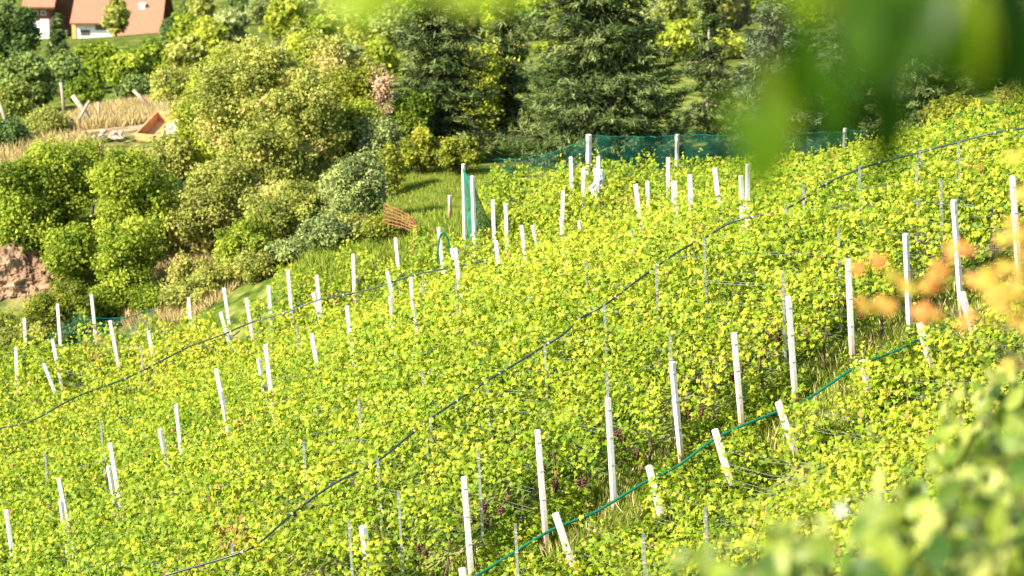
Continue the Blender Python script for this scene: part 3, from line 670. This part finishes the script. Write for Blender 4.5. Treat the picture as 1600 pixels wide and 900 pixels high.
tree(455, 282, 212, 104, 'wide greyish olive bush above the far white posts', 'olive', n=19000, size=.16, lobes=44, group=g_, cat='bush', name='bush', lobe_r=.6, bias=.4)
tree(555, 227, 140, 103, 'grey-green willowy bush beside the grass clearing', 'grey', n=13000, size=.18, lobes=34, group=g_, cat='bush', name='bush', lobe_r=.5, kind='long')
tree(380, 337, 134, 101, 'low green bush behind the far post row', 'bright', n=8000, size=.15, lobes=24, group=g_, cat='bush', name='bush')
tree(520, 342, 134, 99, 'low dark bush just behind the vines left of the rusty panel', 'grey', n=8000, size=.15, lobes=22, group=g_, cat='bush', name='bush', bias=.3)
tree(205, 207, 173, 107, 'tall bright green bush, the right one of the round pair', 'bright', n=20000, size=.15, lobes=44, group=g_, cat='bush', name='bush', lobe_r=.62, depth=3.5, low=.05)
tree(80, 204, 173, 111, 'broad bright green bush, the left one of the round pair', 'bright', n=15000, size=.16, lobes=36, group=g_, cat='bush', name='bush', lobe_r=.65, base=400, low=.05)
tree(195, 322, 134, 104, 'dense green bush bulging above the left net', 'bright', n=9000, size=.15, lobes=26, group=g_, cat='bush', name='bush', bias=.4)
tree(5, 232, 78, 109, 'dark green bush on the left edge above the red rock', 'bright', n=7000, size=.16, lobes=20, group=g_, cat='bush', name='bush', base=400, bias=.3)
tree(90, 432, 156, 101.5, 'low yellow-green scrub between the red rock and the net', 'yellow', n=7000, size=.13, lobes=30, group=g_, cat='bush', name='bush', bias=.1, lobe_r=.45)
tree(20, 512, 100, 99.5, 'dark low scrub at the left edge behind the white posts', 'olive', n=4000, size=.13, lobes=18, group=g_, cat='bush', name='bush', bias=.2)
tree(285, 387, 67, 102.5, 'small dry olive scrub on the earth bank', 'olive', n=1400, size=.12, lobes=12, group=g_, cat='bush', name='bush', bias=.7)
# low scrub closing the far edge of the vineyard
SCR = ['left edge', 'two leftmost far posts', 'red rock foot', 'left net', 'right end of the left net', 'foot of the tall bright bush', 'dry earth bank', 'right side of the earth bank', 'pale olive bush', 'wide greyish bush', 'willowy bush', 'rusty panel']
for i, (px, top, wd, d, mt, bi) in enumerate([(10,500,80,102,'yellow',.0),(60,515,90,101,'olive',.5),(120,490,80,103,'bright',.5),(170,455,70,103.5,'bright',.3),(235,460,70,102.5,'bright',.2),(290,455,70,101,'olive',.6),(335,425,80,101.5,'olive',.6),(300,420,60,104,'olive',.8),(400,400,100,100,'olive',.5),(460,385,90,100,'grey',.4),(560,365,80,99,'olive',.6),(600,360,50,98,'yellow',.2)]):
    tree(px, top-12, wd*1.3, d, 'low scrub clump behind the vines by the '+SCR[i], mt, n=4500, size=.13, lobes=22, group='low scrub behind the vines', cat='bush', name='bush', bias=bi, lobe_r=.4, seed=500+i)
FIL = [(255,290,90,110,'dark','dark shaded bush in the gully between the bushes',.3),(262,215,70,116,'olive','olive bush above the gully',.6),(305,195,70,119,'olive','small olive tree left of the broad one, by the wooden box',.6),(140,225,70,114,'bright','green bush behind the round pair',.6),
  (300,300,90,107,'olive','olive bush between the gully and the broad olive tree',.7),(420,180,160,110,'olive','olive bush under the broad olive tree',.5),(350,60,120,122,'bright','light green tree behind the broad olive tree',.8),(520,45,120,124,'olive','olive tree behind the dead creeper',.75),(470,40,90,126,'bright','green tree peeping over the olive trees',.8),
  (560,150,90,114,'bright','green bush below the dead creeper',.6),(590,180,60,113,'grey','grey-green bush beside the dark spruce foot',.5),(30,300,80,108,'bright','green bush over the red rock',.35),(110,350,70,106.5,'bright','low green bush right of the red rock',.4),(640,150,60,118,'bright','green bush inside the dark spruce foot',.2),(270,120,80,140,'olive','olive tree at the back of the dry terrace',.5),(70,190,60,131,'olive','scrub in front of the leaning pole',.5),
  (10,205,50,128,'dark','dark scrub at the left edge of the terrace',.4)]
for i, (px, top, wd, d, mt, lab, bi) in enumerate(FIL):
    tree(px, top-12, wd*1.25, d, lab, mt, n=11000, size=.16, lobes=28, group='more trees and bushes of the left half', cat='bush' if 'bush' in lab or 'scrub' in lab else 'tree', name='bush' if 'bush' in lab or 'scrub' in lab else 'leafy_tree', bias=bi, lobe_r=.6, seed=700+i)
# behind the dry grass terrace
g2 = 'trees and shrubs behind the dry grass terrace'
for px, top, wd, d, lab, mt, bi in [(15, -20, 90, 185, 'dark leafy tree in the upper left corner', 'dark', .5), (40, 75, 110, 150, 'dark olive shrub tree at the left edge below the houses', 'dark', .75),
        (20, 120, 70, 142, 'low dark tangled shrub at the left edge', 'olive', .1), (100, 78, 80, 160, 'bluish dark shrub below the small conifer', 'dark', .7), (150, 60, 90, 165, 'mid green tree in front of the white house wall', 'bright', .3),
        (200, 72, 100, 155, 'mid green tree behind the crossed wooden poles', 'bright', .35), (240, 58, 85, 162, 'green tree right of the crossed poles', 'bright', .35), (180, -12, 46, 235, 'slender sparse tree standing before the tiled roof', 'olive', .5),
        (285, 55, 80, 162, 'bright yellow-green tree right of the house', 'yellow', .2), (325, 25, 80, 175, 'yellow-green tree behind the broad olive tree', 'bright', .85), (270, 25, 50, 210, 'dark round tree at the corner of the tiled roof', 'dark', .4),
        (215, 120, 80, 147, 'dark shrub at the top of the dry grass terrace', 'dark', .8), (130, 120, 70, 149, 'shrub behind the thin upright pole', 'bright', .2)]:
    tree(px, top, wd, d, lab, mt, n=int(9000), size=.26, lobes=30, group=g2, bias=bi, lobe_r=wd*d/FPX*.17)
for i, (px, top, wd, wn) in enumerate([(95,64,34,'leftmost'),(122,68,30,'second'),(160,62,36,'middle'),(200,60,40,'fourth'),(240,58,40,'rightmost')]):
    tree(px, top, wd, 250, f'{wn} shrub of the hedge right below the farmhouse wall and roof', ['dark','olive','bright','olive','dark'][i], n=3500, size=.3, lobes=16, group='hedge shrubs by the farmhouse', cat='bush', name='bush', bias=.5, base=98)
# shrubs below the spruces
g3 = 'shrubs at the foot of the spruces'
tree(655, 195, 80, 112, 'pale yellow-green shrub at the foot of the dark spruce', 'yellow', n=5500, size=.15, lobes=22, group=g3, cat='bush', name='bush', bias=.25)
tree(715, 205, 90, 111, 'pale shrub with yellow leaves left of the largest spruce', 'yellow', n=6000, size=.15, lobes=24, group=g3, cat='bush', name='bush', bias=.15)
tree(610, 215, 40, 109, 'narrow bright shrub left of the clearing', 'yellow', n=2500, size=.14, lobes=12, group=g3, cat='bush', name='bush', bias=.35)
tree(790, 262, 90, 104, 'dense dark green shrub behind the two close net posts', 'bright', n=5000, size=.15, lobes=20, group=g3, cat='bush', name='bush', bias=.2)
tree(745, 40, 75, 128, 'pale birch-like tree showing between the dark spruces', 'bright', n=6000, size=.18, lobes=26, group=g3, bark='paleb', bias=.8)
tree(1500, 150, 150, 111, 'yellowing brush on the bank at the upper right', 'yellow', n=9000, size=.15, lobes=40, group=g3, cat='bush', name='bush', lobe_r=.4, bias=.3, base=215)
tree(1590, 120, 90, 115, 'olive brush at the right edge of the upper bank', 'olive', n=7000, size=.16, lobes=30, group=g3, cat='bush', name='bush', lobe_r=.5, base=200)
tree(1420, 190, 70, 107, 'dark low brush at the right end of the net fence', 'grey', n=4000, size=.15, lobes=18, group=g3, cat='bush', name='bush', bias=.2, base=230)
# distant
g4 = 'distant trees in the valley'
far = [(1050, -20, 70, 165, 'pale yellow larch between the largest spruce and the thin conifer', 'larch', .4), (1135, -40, 60, 185, 'pale larch behind the thin conifer', 'larch', .6), (1005, -30, 70, 190, 'yellow-green tree behind the right edge of the largest spruce', 'bright', .8),
       (420, -15, 90, 260, 'far bluish green tree above the broad olive tree', 'grey', .5), (480, -20, 90, 250, 'far round tree at the top edge left of the blurred leaf', 'grey', .4), (560, 0, 110, 200, 'yellow-green tree behind the blurred leaf', 'bright', .7),
       (640, -20, 80, 210, 'tree behind the tip of the dark spruce', 'bright', .5), (380, -25, 60, 290, 'small far tree near the pink patch', 'dark', .6), (775, -40, 60, 175, 'bright tree behind the gap of the two spruces', 'bright', .6),
       (1280, -20, 80, 185, 'larch-like tree behind the bluish spruce', 'larch', .3), (1500, -20, 110, 180, 'olive tree behind the dark hanging leaves', 'olive', .3), (300, -5, 50, 300, 'far dark hedge tree beyond the tiled roof', 'dark', .5), (1600, 20, 80, 160, 'olive tree at the right edge', 'olive', .2)]
for px, top, wd, d, lab, mt, bi in far:
    tree(px, top, wd, d, lab, mt, n=6000, size=.32, lobes=26, group=g4, bias=bi, lobe_r=wd*d/FPX*.17)

# wooded valley floor behind everything
r_ = np.random.default_rng(77); kinds = ['bright', 'olive', 'grey', 'dark', 'bright', 'olive']; k_ = 0
WORDS = ['over the white house', 'over the roof end', 'over the slender sparse tree', 'left of the pink patch', 'right of the pink patch', 'over the broad olive tree', 'over the olive pair', 'left of the blurred leaf', 'under the blurred leaf', 'right of the blurred leaf', 'over the dark spruce', 'between the two spruces', 'beside the birch-like tree', 'left of the largest spruce', 'right of the largest spruce', 'by the thin conifer', 'left of the bluish spruce', 'behind the bluish spruce', 'between hanging leaves', 'right of the hanging leaves', 'at the far right']
for row, (d, py) in enumerate([(150, 105), (185, 60), (230, 25), (270, 5)]):
    for i in range(21):
        px = 285+i*65+row*20+r_.uniform(-15, 15)
        if px > 1640 or (row >= 2 and (335 < px < 395)): continue
        hh = 70 if row < 2 else 42
        tree(px, py-hh*r_.uniform(.6, 1.1), r_.uniform(60, 100)*(1.0 if row < 2 else .8), d+r_.uniform(-5, 5), f'{["nearer","middle","farther","farthest"][row]} valley tree {WORDS[i]}', kinds[int(r_.integers(0, 6))], n=3200, size=.36, lobes=16, group='valley trees in the background', bias=r_.uniform(.3, .8), seed=900+k_, base=None if row else None); k_ += 1

# ------------------------------------------------------------------ rock bank, gully, rubble
def rocky(name, px, py, d, sx, sy, sz, label, seed, mat='rock', kind=None, cat=None, rough=.28, sub=5):
    import bmesh
    from mathutils import noise
    bm = bmesh.new(); bmesh.ops.create_icosphere(bm, subdivisions=sub, radius=1)
    for v in bm.verts:
        n_ = v.co.copy(); k = noise.fractal(n_*1.6+Vector((seed, 0, 0)), .8, 2.1, 7)+.25*noise.ridged_multi_fractal(n_*2.4+Vector((0, seed, 0)), .9, 2.1, 5, 1, 2)
        v.co = n_*(1+rough*k); v.co.x *= sx; v.co.y *= sy; v.co.z *= sz
    me = bpy.data.meshes.new(name); bm.to_mesh(me); bm.free(); o = link(name, me, M[mat]); p = at(px, py, d); o.location = p
    tag(o, label, cat, None, kind); return o
rocky('rock_bank', 25, 455, 108.5, 2.7, 2.2, 1.9, 'bank of reddish bare rock at the left edge', 3, kind='structure', rough=.3, sub=7)
rocky('rock_bank', 110, 420, 109, 1.3, 1.4, .9, 'reddish rock ledge right of the bank', 9, kind='structure', rough=.3, sub=6)
rk = random.Random(3)
for i in range(14):
    rocky('rubble_stone', rk.uniform(147, 196), rk.uniform(205, 216), 125.5+rk.uniform(-.6, .6), rk.uniform(.08, .2), rk.uniform(.08, .18), rk.uniform(.06, .12), 'pale stone in the rubble heap left of the wooden box', i+20, 'stone', None, 'stone', .3, 2)['group'] = 'stones of the rubble heap'
for i in range(3):
    rocky('field_stone', [240, 232, 245, 640, 622][i], [487, 482, 492, 380, 372][i], [103, 103.2, 102.8, 96.4, 96.6][i], .3, .25, .2, ['pale stone at the foot of the round bush', 'small stone left of the one below the bush', 'flat stone under the round bush', 'pale stone beside the rusty panel legs', 'small stone below the rusty panel'][i], i+50, 'stone', None, 'stone', .3, 3)

# wooden box with sheets
D0 = 126.5; c0 = at(270, 222, D0); c0[2] = float(G(c0[0], D0))
rt = empty('wooden_box', tuple(c0)); tag(rt, 'open orange wooden box with pale sheeting on the dry grass terrace', 'box')
mb = MB(); L_, W_ = 2.0, 2.2; rot = math.radians(-14); ax = np.array([[math.cos(rot), math.sin(rot), 0], [-math.sin(rot), math.cos(rot), 0], [0, 0, 1]])
for s in (-1, 1):
    for k in range(3):
        m2 = MB(); m2.box(ax[1]*s*W_/2+UP*(.12+k*.2), L_, .05, .185, ax); m2.build('plank', M['orangewood'], rt)
        m2 = MB(); m2.box(ax[0]*s*(L_/2-.03)+UP*(.12+k*.2), .05, W_-.06, .185, ax); m2.build('plank', M['orangewood'], rt)
m2 = MB(); m2.box(UP*.03, L_-.12, W_-.12, .04, ax); m2.build('bottom', M['orangewood'], rt); rt.rotation_euler = (math.radians(14), 0, 0); rt.scale = (1.25, 1.2, .85)
V = []; F = []; nu, nv = 16, 14
for j in range(nv+1):
    for i in range(nu+1):
        u, v = i/nu, j/nv; x = -.1+u*1.5; y = -1.6+v*2.2
        z = .62 if y > -1.05 else .62-(-1.05-y)*1.0
        z += .05*math.sin(u*9+v*5)+.05*math.sin(v*13)-(.35 if x > 1.05 else 0)*min(1, (x-1.05)*3 if x > 1.05 else 0)
        V.append(ax[0]*x+ax[1]*(y)+UP*z)
for j in range(nv):
    for i in range(nu): a = j*(nu+1)+i; F.append((a, a+1, a+nu+2, a+nu+1))
m2 = MB(); m2.add(V, F); o = m2.build('sheeting', M['sheet'], rt, True); o.modifiers.new('t', 'SOLIDIFY').thickness = .03

# poles on the terrace
def pole(a, b, d, r, label, d2=None):
    A_ = at(*a, d); B_ = at(*b, d2 or d); mb = MB(); o0 = B_.copy()
    u = norm(B_-A_); B2 = B_+u*.35
    mb.tube([A_-o0, (A_+B_)/2-o0+[.02, 0, .01], B2-o0], [r*.85, r, r*1.05], 8); o = mb.build('wooden_pole', M['wood'], None, True); o.location = o0; tag(o, label, 'pole', 'old wooden poles on the terrace')
pole((113,149), (145,194), 133, .13, 'thick weathered pole slanting down right, crossing a thinner one')
pole((140,157), (114,201), 132.6, .08, 'thinner pole slanting down left across the thick one')
pole((95,129), (99,166), 136, .08, 'thin pole behind and left of the crossed poles')
pole((153,159), (155,186), 135, .07, 'short upright pole right of the crossed poles')
pole((208,141), (232,166), 137, .09, 'slanting pole half hidden in the shrubs right of the crossed poles')
pole((-2,160), (11,196), 132, .09, 'leaning pole at the left edge of the terrace')
mb = MB(); a = at(298, 258, 117); b_ = at(268, 282, 116); c_ = at(290, 288, 115.6)
mb.tube([a-b_, (a-b_)*.5+[0, 0, .05], np.zeros(3), c_-b_], [.10, .11, .1, .08], 8); o = mb.build('drain_pipe', M['bark'], None, True); o.location = b_; tag(o, 'dark drain pipe on the slope below the wooden box', 'log')  # bent drain pipe, coloured with the bark material

# ------------------------------------------------------------------ houses
def slab(mb, p0, p1, p2, p3, t):
    P = [np.array(p, float) for p in (p0, p1, p2, p3)]; n_ = norm(np.cross(P[1]-P[0], P[3]-P[0])); mb.add(P+[p-n_*t for p in P], [(0,1,2,3),(7,6,5,4),(0,4,5,1),(1,5,6,2),(2,6,7,3),(3,7,4,0)])
D0 = 280; e = D0/FPX
o_ = at(180, 75, D0); gz = float(G(o_[0], D0)); rt = empty('farmhouse', (o_[0], D0, min(gz, o_[2]-.5))); tag(rt, 'white farmhouse with a large reddish tiled roof and chimney', 'house'); b0 = np.array(rt.location)
def hp(px, py, dy=0): return at(px, py, D0+dy)-b0
def wallbox(mb, px0, px1, py0, dy0, dy1):   # box from the ground up to the height seen at py0
    a = hp(px0, py0, dy0); c = hp(px1, py0, dy0); mb.box(((a[0]+c[0])/2, (dy0+dy1)/2, (a[2]-1)/2), c[0]-a[0], dy1-dy0, a[2]+1)
mb = MB(); wallbox(mb, 119, 182, 38, 0, 7.4); wallbox(mb, 182, 247, 60, .01, 7.4); mb.build('wall', M['plaster'], rt)
mb = MB(); wallbox(mb, 112, 118.5, 36, -.1, 6); mb.build('corner_boards', M['orangewood'], rt)
zr = hp(0, 57, 0)[2]; pitch = .62
def roofplane(px0, px1, pye, y0=-.9, yr=4.2):
    a = hp(px0, pye, y0); c = hp(px1, pye, y0); ze = a[2]; return (a[0], y0, ze), (c[0], y0, ze)
x0 = hp(110, 0)[0]; x1 = hp(176, 0)[0]; x2 = hp(252, 0)[0]; ze1 = hp(140, 36, -.9)[2]; ze2 = hp(210, 57, -.9)[2]; yr = 5.5
zr = ze2+(yr+.9)*pitch+1.0
mb = MB(); slab(mb, (x0, -.9, ze1), (x1, -.9, ze1), (x1, yr, zr), (x0, yr, zr), .22); slab(mb, (x1+.01, -.95, ze2), (x2, -.95, ze2), (x2, yr, zr), (x1+.01, yr, zr), .22)
slab(mb, (x0, yr+.02, zr), (x2, yr+.02, zr), (x2, yr*2+.9, ze2), (x0, yr*2+.9, ze2), .22); roof = mb.build('roof', M['roof'], rt)
mb = MB(); cx_ = hp(218, 20)[0]; cz = hp(218, 8, 2.5)[2]; mb.box((cx_, 2.4, cz-.9), .55, .55, 2.0); mb.box((cx_, 2.4, cz+.14), .72, .72, .12); mb.build('chimney', M['plaster'], roof)
for px, pz, ww, hh in [(133, 51, .95, .55), (158, 43, 1.1, .5)]:
    q = hp(px, pz, 0); mb = MB(); mb.box((q[0], -.03, q[2]), ww, .06, hh); wn = mb.build('window', M['darkwood'], rt); mb = MB(); mb.box((q[0]-ww*.25, -.065, q[2]), ww*.40, .02, hh-.12); mb.box((q[0]+ww*.25, -.065, q[2]), ww*.40, .02, hh-.12); mb.build('pane', M['glass'], wn)
o_ = at(60, 36, D0+4); gz = float(G(o_[0], D0+4)); rt = empty('wooden_house', (o_[0], D0+4, min(gz, o_[2]-.5))); tag(rt, 'brown wooden house with a tiled roof cut by the top edge left of the farmhouse', 'house'); b0 = np.array(rt.location)
def hp2(px, py, dy=0): return at(px, py, D0+4+dy)-b0
a = hp2(48, 30); c = hp2(76, 30); mb = MB(); mb.box(((a[0]+c[0])/2, 3, (a[2]-1)/2), c[0]-a[0], 6, a[2]+1); mb.build('plinth', M['plaster'], rt)
t_ = hp2(48, 8); mb = MB(); mb.box(((a[0]+c[0])/2, 3.03, (a[2]+t_[2])/2), c[0]-a[0]+.1, 6.1, t_[2]-a[2]); mb.build('board_wall', M['darkwood'], rt)
c2 = hp2(110, 4); mb = MB(); mb.box(((c[0]+c2[0])/2, 5.5, c2[2]/2), c2[0]-c[0], 3, c2[2]); mb.build('dark_annex', M['darkwood'], rt)
mb = MB(); ze = hp2(60, 11, -1)[2]; xa = hp2(36, 0)[0]; xb = hp2(87, 0)[0]; slab(mb, (xa, -1, ze), (xb, -1, ze), (xb, 4.5, ze+3.5), (xa, 4.5, ze+3.5), .22); slab(mb, (xa, 4.52, ze+3.5), (xb, 4.52, ze+3.5), (xb, 10, ze), (xa, 10, ze), .22); mb.build('roof', M['roof'], rt)
for k in range(2):
    q = hp2(56+k*12, 20); mb = MB(); mb.box((q[0], -.06, q[2]), .5, .05, .5); wn = mb.build('window', M['plaster'], rt); mb = MB(); mb.box((q[0], -.095, q[2]), .38, .02, .38); mb.build('pane', M['glass'], wn)

# ------------------------------------------------------------------ grass and ground cover
def grass(name, region, n, size, mat, label, seed, flat=0):
    r = np.random.default_rng(seed); P = region(r, n); n = len(P)
    leaves(name, P, np.c_[r.normal(0, 1, (n, 2)), np.full(n, .2)], UP+r.normal(0, .38, (n, 3)), size*(.5+r.random(n)), 'blade', M[mat])
    tag(bpy.context.scene.objects[-1] if False else COL.objects[-1], label, mat_cat(mat), None, 'stuff')
def mat_cat(m): return 'grass'
def strip(f0, w_, x0, x1):
    def rg(r, n):
        x = r.uniform(x0, x1, n); y = f0(x)+r.uniform(-w_, w_, n); return np.c_[x, y, G(x, y)]
    return rg
def blob(px, py, d, rx_, ry_):
    def rg(r, n):
        p = at(px, py, d); a = r.random(n)*6.28; q = r.random(n)**.5; x = p[0]+np.cos(a)*q*rx_; y = p[1]+np.sin(a)*q*ry_; return np.c_[x, y, G(x, y)]
    return rg
grass('aisle_grass', strip(lambda x: yA(x)-.4, 1.7, -3, 13), 30000, .2, 'grass', 'green grass in the aisle under the green hose', 1)
r_ = np.random.default_rng(5); n_ = 34000; x_ = r_.uniform(-3, 13, n_); y_ = yA(x_)-.5+r_.uniform(-1.8, 1.6, n_); k_ = sn(np.c_[x_, y_, x_*0], 1.8) > -.1; x_ = x_[k_]; y_ = y_[k_]
leaves('aisle_weeds', np.c_[x_, y_, G(x_, y_)+r_.random(len(x_))**1.5*.55], UP+r_.normal(0, .5, (len(x_), 3)), r_.normal(0, 1, (len(x_), 3)), .10*(.5+r_.random(len(x_))), 'vine', M['vine'], None, r_.normal(.42, .22, len(x_)))
tag(COL.objects[-1], 'low leafy weeds and fallen leaves between the front post line and short posts', 'weeds', None, 'stuff')
grass('dry_aisle_grass', strip(lambda x: yA(x)-.3, 1.5, -3, 13), 3000, .30, 'straw', 'dry straw in the aisle under the green hose', 2)
grass('clearing_grass', blob(680, 315, 104, 3.2, 10), 42000, .13, 'grass', 'bright grass of the clearing', 3)
grass('terrace_grass', blob(215, 180, 139, 4.2, 9), 26000, .42, 'straw', 'dry yellow grass on the terrace', 4)
grass('bank_grass', blob(300, 430, 104, 2.6, 5), 7000, .35, 'straw', 'dry grass on the earth bank between the bushes', 5)
grass('boundary_grass', blob(590, 400, 97.5, 3.2, 4), 12000, .28, 'grass', 'green grass between the vines and the bushes', 8)
grass('left_bank_grass', blob(10, 280, 121, 4, 8), 8000, .4, 'straw', 'dry grass on the bank at the left edge', 6)
grass('upper_bank_grass', blob(1540, 190, 110, 4, 7), 14000, .4, 'straw', 'yellow grass on the bank at the upper right', 7)

# ------------------------------------------------------------------ foreground foliage, close to the lens
def long_leaves(parent, items, mat, name, kind='long'):
    pass
# tree overhanging from the upper right; its trunk stands right of the picture
rt = empty('overhanging_tree', (1.9, 2.9, float(G(1.9, 2.9)))); tag(rt, 'blurred green leaves hanging into the top right corner close to the lens', 'tree'); b0 = np.array(rt.location)
mb = MB(); topz = CAMZ+.55-b0[2]
mb.tube([(0, 0, -.3), (.05, 0, topz*.5), (0, .02, topz), (-.1, .05, topz+.8)], [.11, .09, .07, .04], 10)
mb.tube([(0, .02, topz*.85), (-.6, -.05, topz+.0), (-1.3, -.15, topz-.05), (-2.2, -.2, topz-.1)], [.05, .035, .02, .008], 8)
mb.build('trunk', M['bark'], rt, True)
P = []; D = []; Nn = []; sz = []; tr = []
def L(px, py, d, size, ang, tone, tilt=0):
    """a hanging leaf centred on (px,py) at distance d; ang = lean of its long axis from vertical"""
    d *= 1.35; size *= 1.27; P.append(at(px, py, d)-b0); a = math.radians(ang); D.append((math.sin(a), tilt, -math.cos(a))); Nn.append((rx.uniform(-.4, .4), -1, rx.uniform(-.1, .5))); sz.append(size); tr.append(tone)
for px, py, d, s, a_, tn in [(1208,195,3.3,.17,3,.75),(1182,235,3.0,.12,-8,.55),(1250,110,3.3,.15,-5,.4),(1300,170,3.0,.12,5,.5),(1370,70,3.3,.19,2,.12),(1388,190,3.3,.16,-2,.08),(1335,50,3.0,.14,10,.4),(1440,40,3.0,.15,-20,.25),
        (1520,60,3.1,.14,8,.85),(1478,80,3.1,.13,0,.3),(1580,30,2.9,.17,0,.03),(1605,90,3.0,.15,4,.06),(1560,90,3.1,.12,10,.15),(1260,-10,3.0,.13,65,.7),(1150,190,3.2,.08,15,.6),(1400,-5,3.0,.13,80,.4),
        (555,0,2.9,.10,75,1),(585,12,3.0,.08,-60,.9),(615,-18,2.9,.10,-75,.8),(735,-8,2.9,.09,80,1),(790,-14,3.0,.08,-70,.9),(690,-22,3.0,.08,80,.8)]:
    L(px, py, d, s*1.05, a_, tn)
o = leaves('foliage', np.array(P), np.array(Nn), np.array(D), np.array(sz)*1.0, 'long', M['hang'], rt, np.array(tr), np.full(len(P), .5))  # low tones put the shade cast by neighbouring leaves into the leaf colour
# broaden the leaves
mb = MB()
for p, s, dd in zip(P, sz, D):
    t0 = p-np.array(dd)*s*.45; q = np.array([p[0]+.05, p[1], max(topz-.1, t0[2]+.15)]); mb.tube([t0, (t0+q)/2+[.03, 0, 0], q], [.0015, .002, .004], 5)
mb.build('twigs', M['bark'], rt)

# autumn branch at the right edge
def near_plant(name, label, cat, anchor, items, mat, kind='long', stem='bark', group=None, extra=None):
    rt = empty(name, tuple(anchor)); tag(rt, label, cat, group); b0 = np.array(anchor)
    P = np.array([i[0] for i in items])-b0
    leaves('foliage', P, np.array([i[1] for i in items]), np.array([i[2] for i in items]), np.array([i[3] for i in items]), kind, M[mat], rt, np.array([i[4] for i in items]), np.array([.5+rx.uniform(-.25, .25) for i in items]))
    return rt, b0
r = np.random.default_rng(21); d = 12.5
items = []; twigs = []
spots_ = [(1350,470),(1372,472),(1385,468),(1420,452),(1445,445),(1465,425),(1475,450),(1440,490),(1455,505),(1465,490),(1500,512),(1490,395),(1510,398),(1515,450),(1540,460),(1550,478),(1520,500),(1545,515),(1560,400),(1575,385),(1590,375),
    (1570,430),(1585,420),(1565,450),(1595,450),(1560,495),(1578,480),(1590,500),(1555,430),(1582,575),(1595,560),(1588,400),(1600,395),(1605,430),(1610,470),(1600,520),(1572,412),(1590,470),(1535,435),(1360,412),(1395,430),(1565,470),(1600,350),(1590,300),(1585,245)]
for px, py in spots_:
    for q in range(2 if px < 1500 else 1):
        p = at(px+r.normal(0, 8), py+r.normal(0, 8), d+r.normal(0, .3)); items.append((p, (r.normal(-.5, .4), -1, r.normal(.2, .4)), (r.normal(0, .6), 0, -1), .085*r.uniform(.6, 1.2), np.clip(r.normal(.6 if px < 1530 else .3, .3), 0, 1)))
for (a, b) in [((1670,540),(1350,468)), ((1670,440),(1390,430)), ((1670,400),(1490,396)), ((1670,600),(1450,505)), ((1680,380),(1560,470)), ((1680,620),(1582,575)), ((1680,420),(1600,350))]:
    twigs.append((at(*a, d), at(*b, d)))
anc = np.array([3.6, d, float(G(3.6, d))]); rt, b0 = near_plant('autumn_sapling', 'blurred branches with orange and yellow autumn leaves at the right edge', 'sapling', anc, items, 'autumn', 'vine')
mb = MB(); mb.tube([(0, 0, -.3), (.05, 0, 1.2), (0, 0, 2.4), (-.1, 0, 3.6)], [.05, .045, .035, .02], 8)
for A_, B_ in twigs:
    a = A_-b0; mb.tube([(0, 0, max(.5, a[2]-.6)), a, (a+B_-b0)/2+[0, 0, .03], B_-b0], [.02, .010, .006, .003], 6)
mb.build('trunk', M['bark'], rt, True)

# leafy bushes in the lower right corner, nearest first
def shoots(px0, px1, topf, d, nsh, label, size, seed, mat='bush', tip=1.2, flowers=(), name='leafy_bush', lean=.12, step=.055):
    r = np.random.default_rng(seed); items = []; stems = []
    for k in range(nsh):
        px = r.uniform(px0, px1); dj = d+r.normal(0, .45); ty = topf(px)+abs(r.normal(0, 60)); T_ = at(px, ty, dj); Lh = r.uniform(.45, tip)
        ln = r.normal(0, lean, 2); B_ = T_-np.array([ln[0]*Lh, ln[1]*Lh, Lh]); m = int(Lh/step); stems.append((T_, B_))
        for q in range(m):
            t = (q+.3)/m; a = q*2.4+k; p = T_*(1-t)+B_*t; o = np.array([math.cos(a), math.sin(a), 0]); 
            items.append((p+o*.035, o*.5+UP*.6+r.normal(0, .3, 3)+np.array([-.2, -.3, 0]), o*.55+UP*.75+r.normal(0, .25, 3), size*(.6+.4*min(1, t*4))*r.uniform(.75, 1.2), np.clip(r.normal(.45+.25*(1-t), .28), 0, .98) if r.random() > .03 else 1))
    cx_ = np.mean([s[1][0] for s in stems]); anc = np.array([cx_, d, float(G(cx_, d))])
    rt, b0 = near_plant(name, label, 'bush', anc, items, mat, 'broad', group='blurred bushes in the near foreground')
    mb = MB()
    for T_, B_ in stems:
        t = T_-b0; b = B_-b0; mb.tube([(b[0]*.3, b[1]*.3, -.1), (b[0]*.7, b[1]*.7, b[2]*.5), b, t], [.018, .013, .008, .003], 5)
    mb.build('stems', M['bark'], rt)
    if len(flowers):
        mb = MB()
        for px, py in flowers:
            c = at(px, py, d-.3)-b0
            for q in range(5):
                a = 6.28*q/5; u = np.array([math.cos(a), -.3, math.sin(a)]); v = np.array([-math.sin(a), 0, math.cos(a)]); mb.add([c, c+u*.014+v*.009, c+u*.026, c+u*.014-v*.009], [(0, 1, 2, 3)])
        mb.build('blossom', M['white'], rt)
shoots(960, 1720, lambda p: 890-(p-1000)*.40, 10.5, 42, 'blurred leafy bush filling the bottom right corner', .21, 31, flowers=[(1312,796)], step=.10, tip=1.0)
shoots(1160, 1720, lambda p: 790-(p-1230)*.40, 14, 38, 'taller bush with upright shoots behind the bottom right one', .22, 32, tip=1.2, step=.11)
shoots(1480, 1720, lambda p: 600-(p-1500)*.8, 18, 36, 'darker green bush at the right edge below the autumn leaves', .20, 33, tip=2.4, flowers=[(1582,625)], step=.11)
shoots(880, 1200, lambda p: 890-(p-930)*.3, 9.0, 22, 'pale blurred shoots near the bottom centre', .16, 34, tip=.6, step=.09)
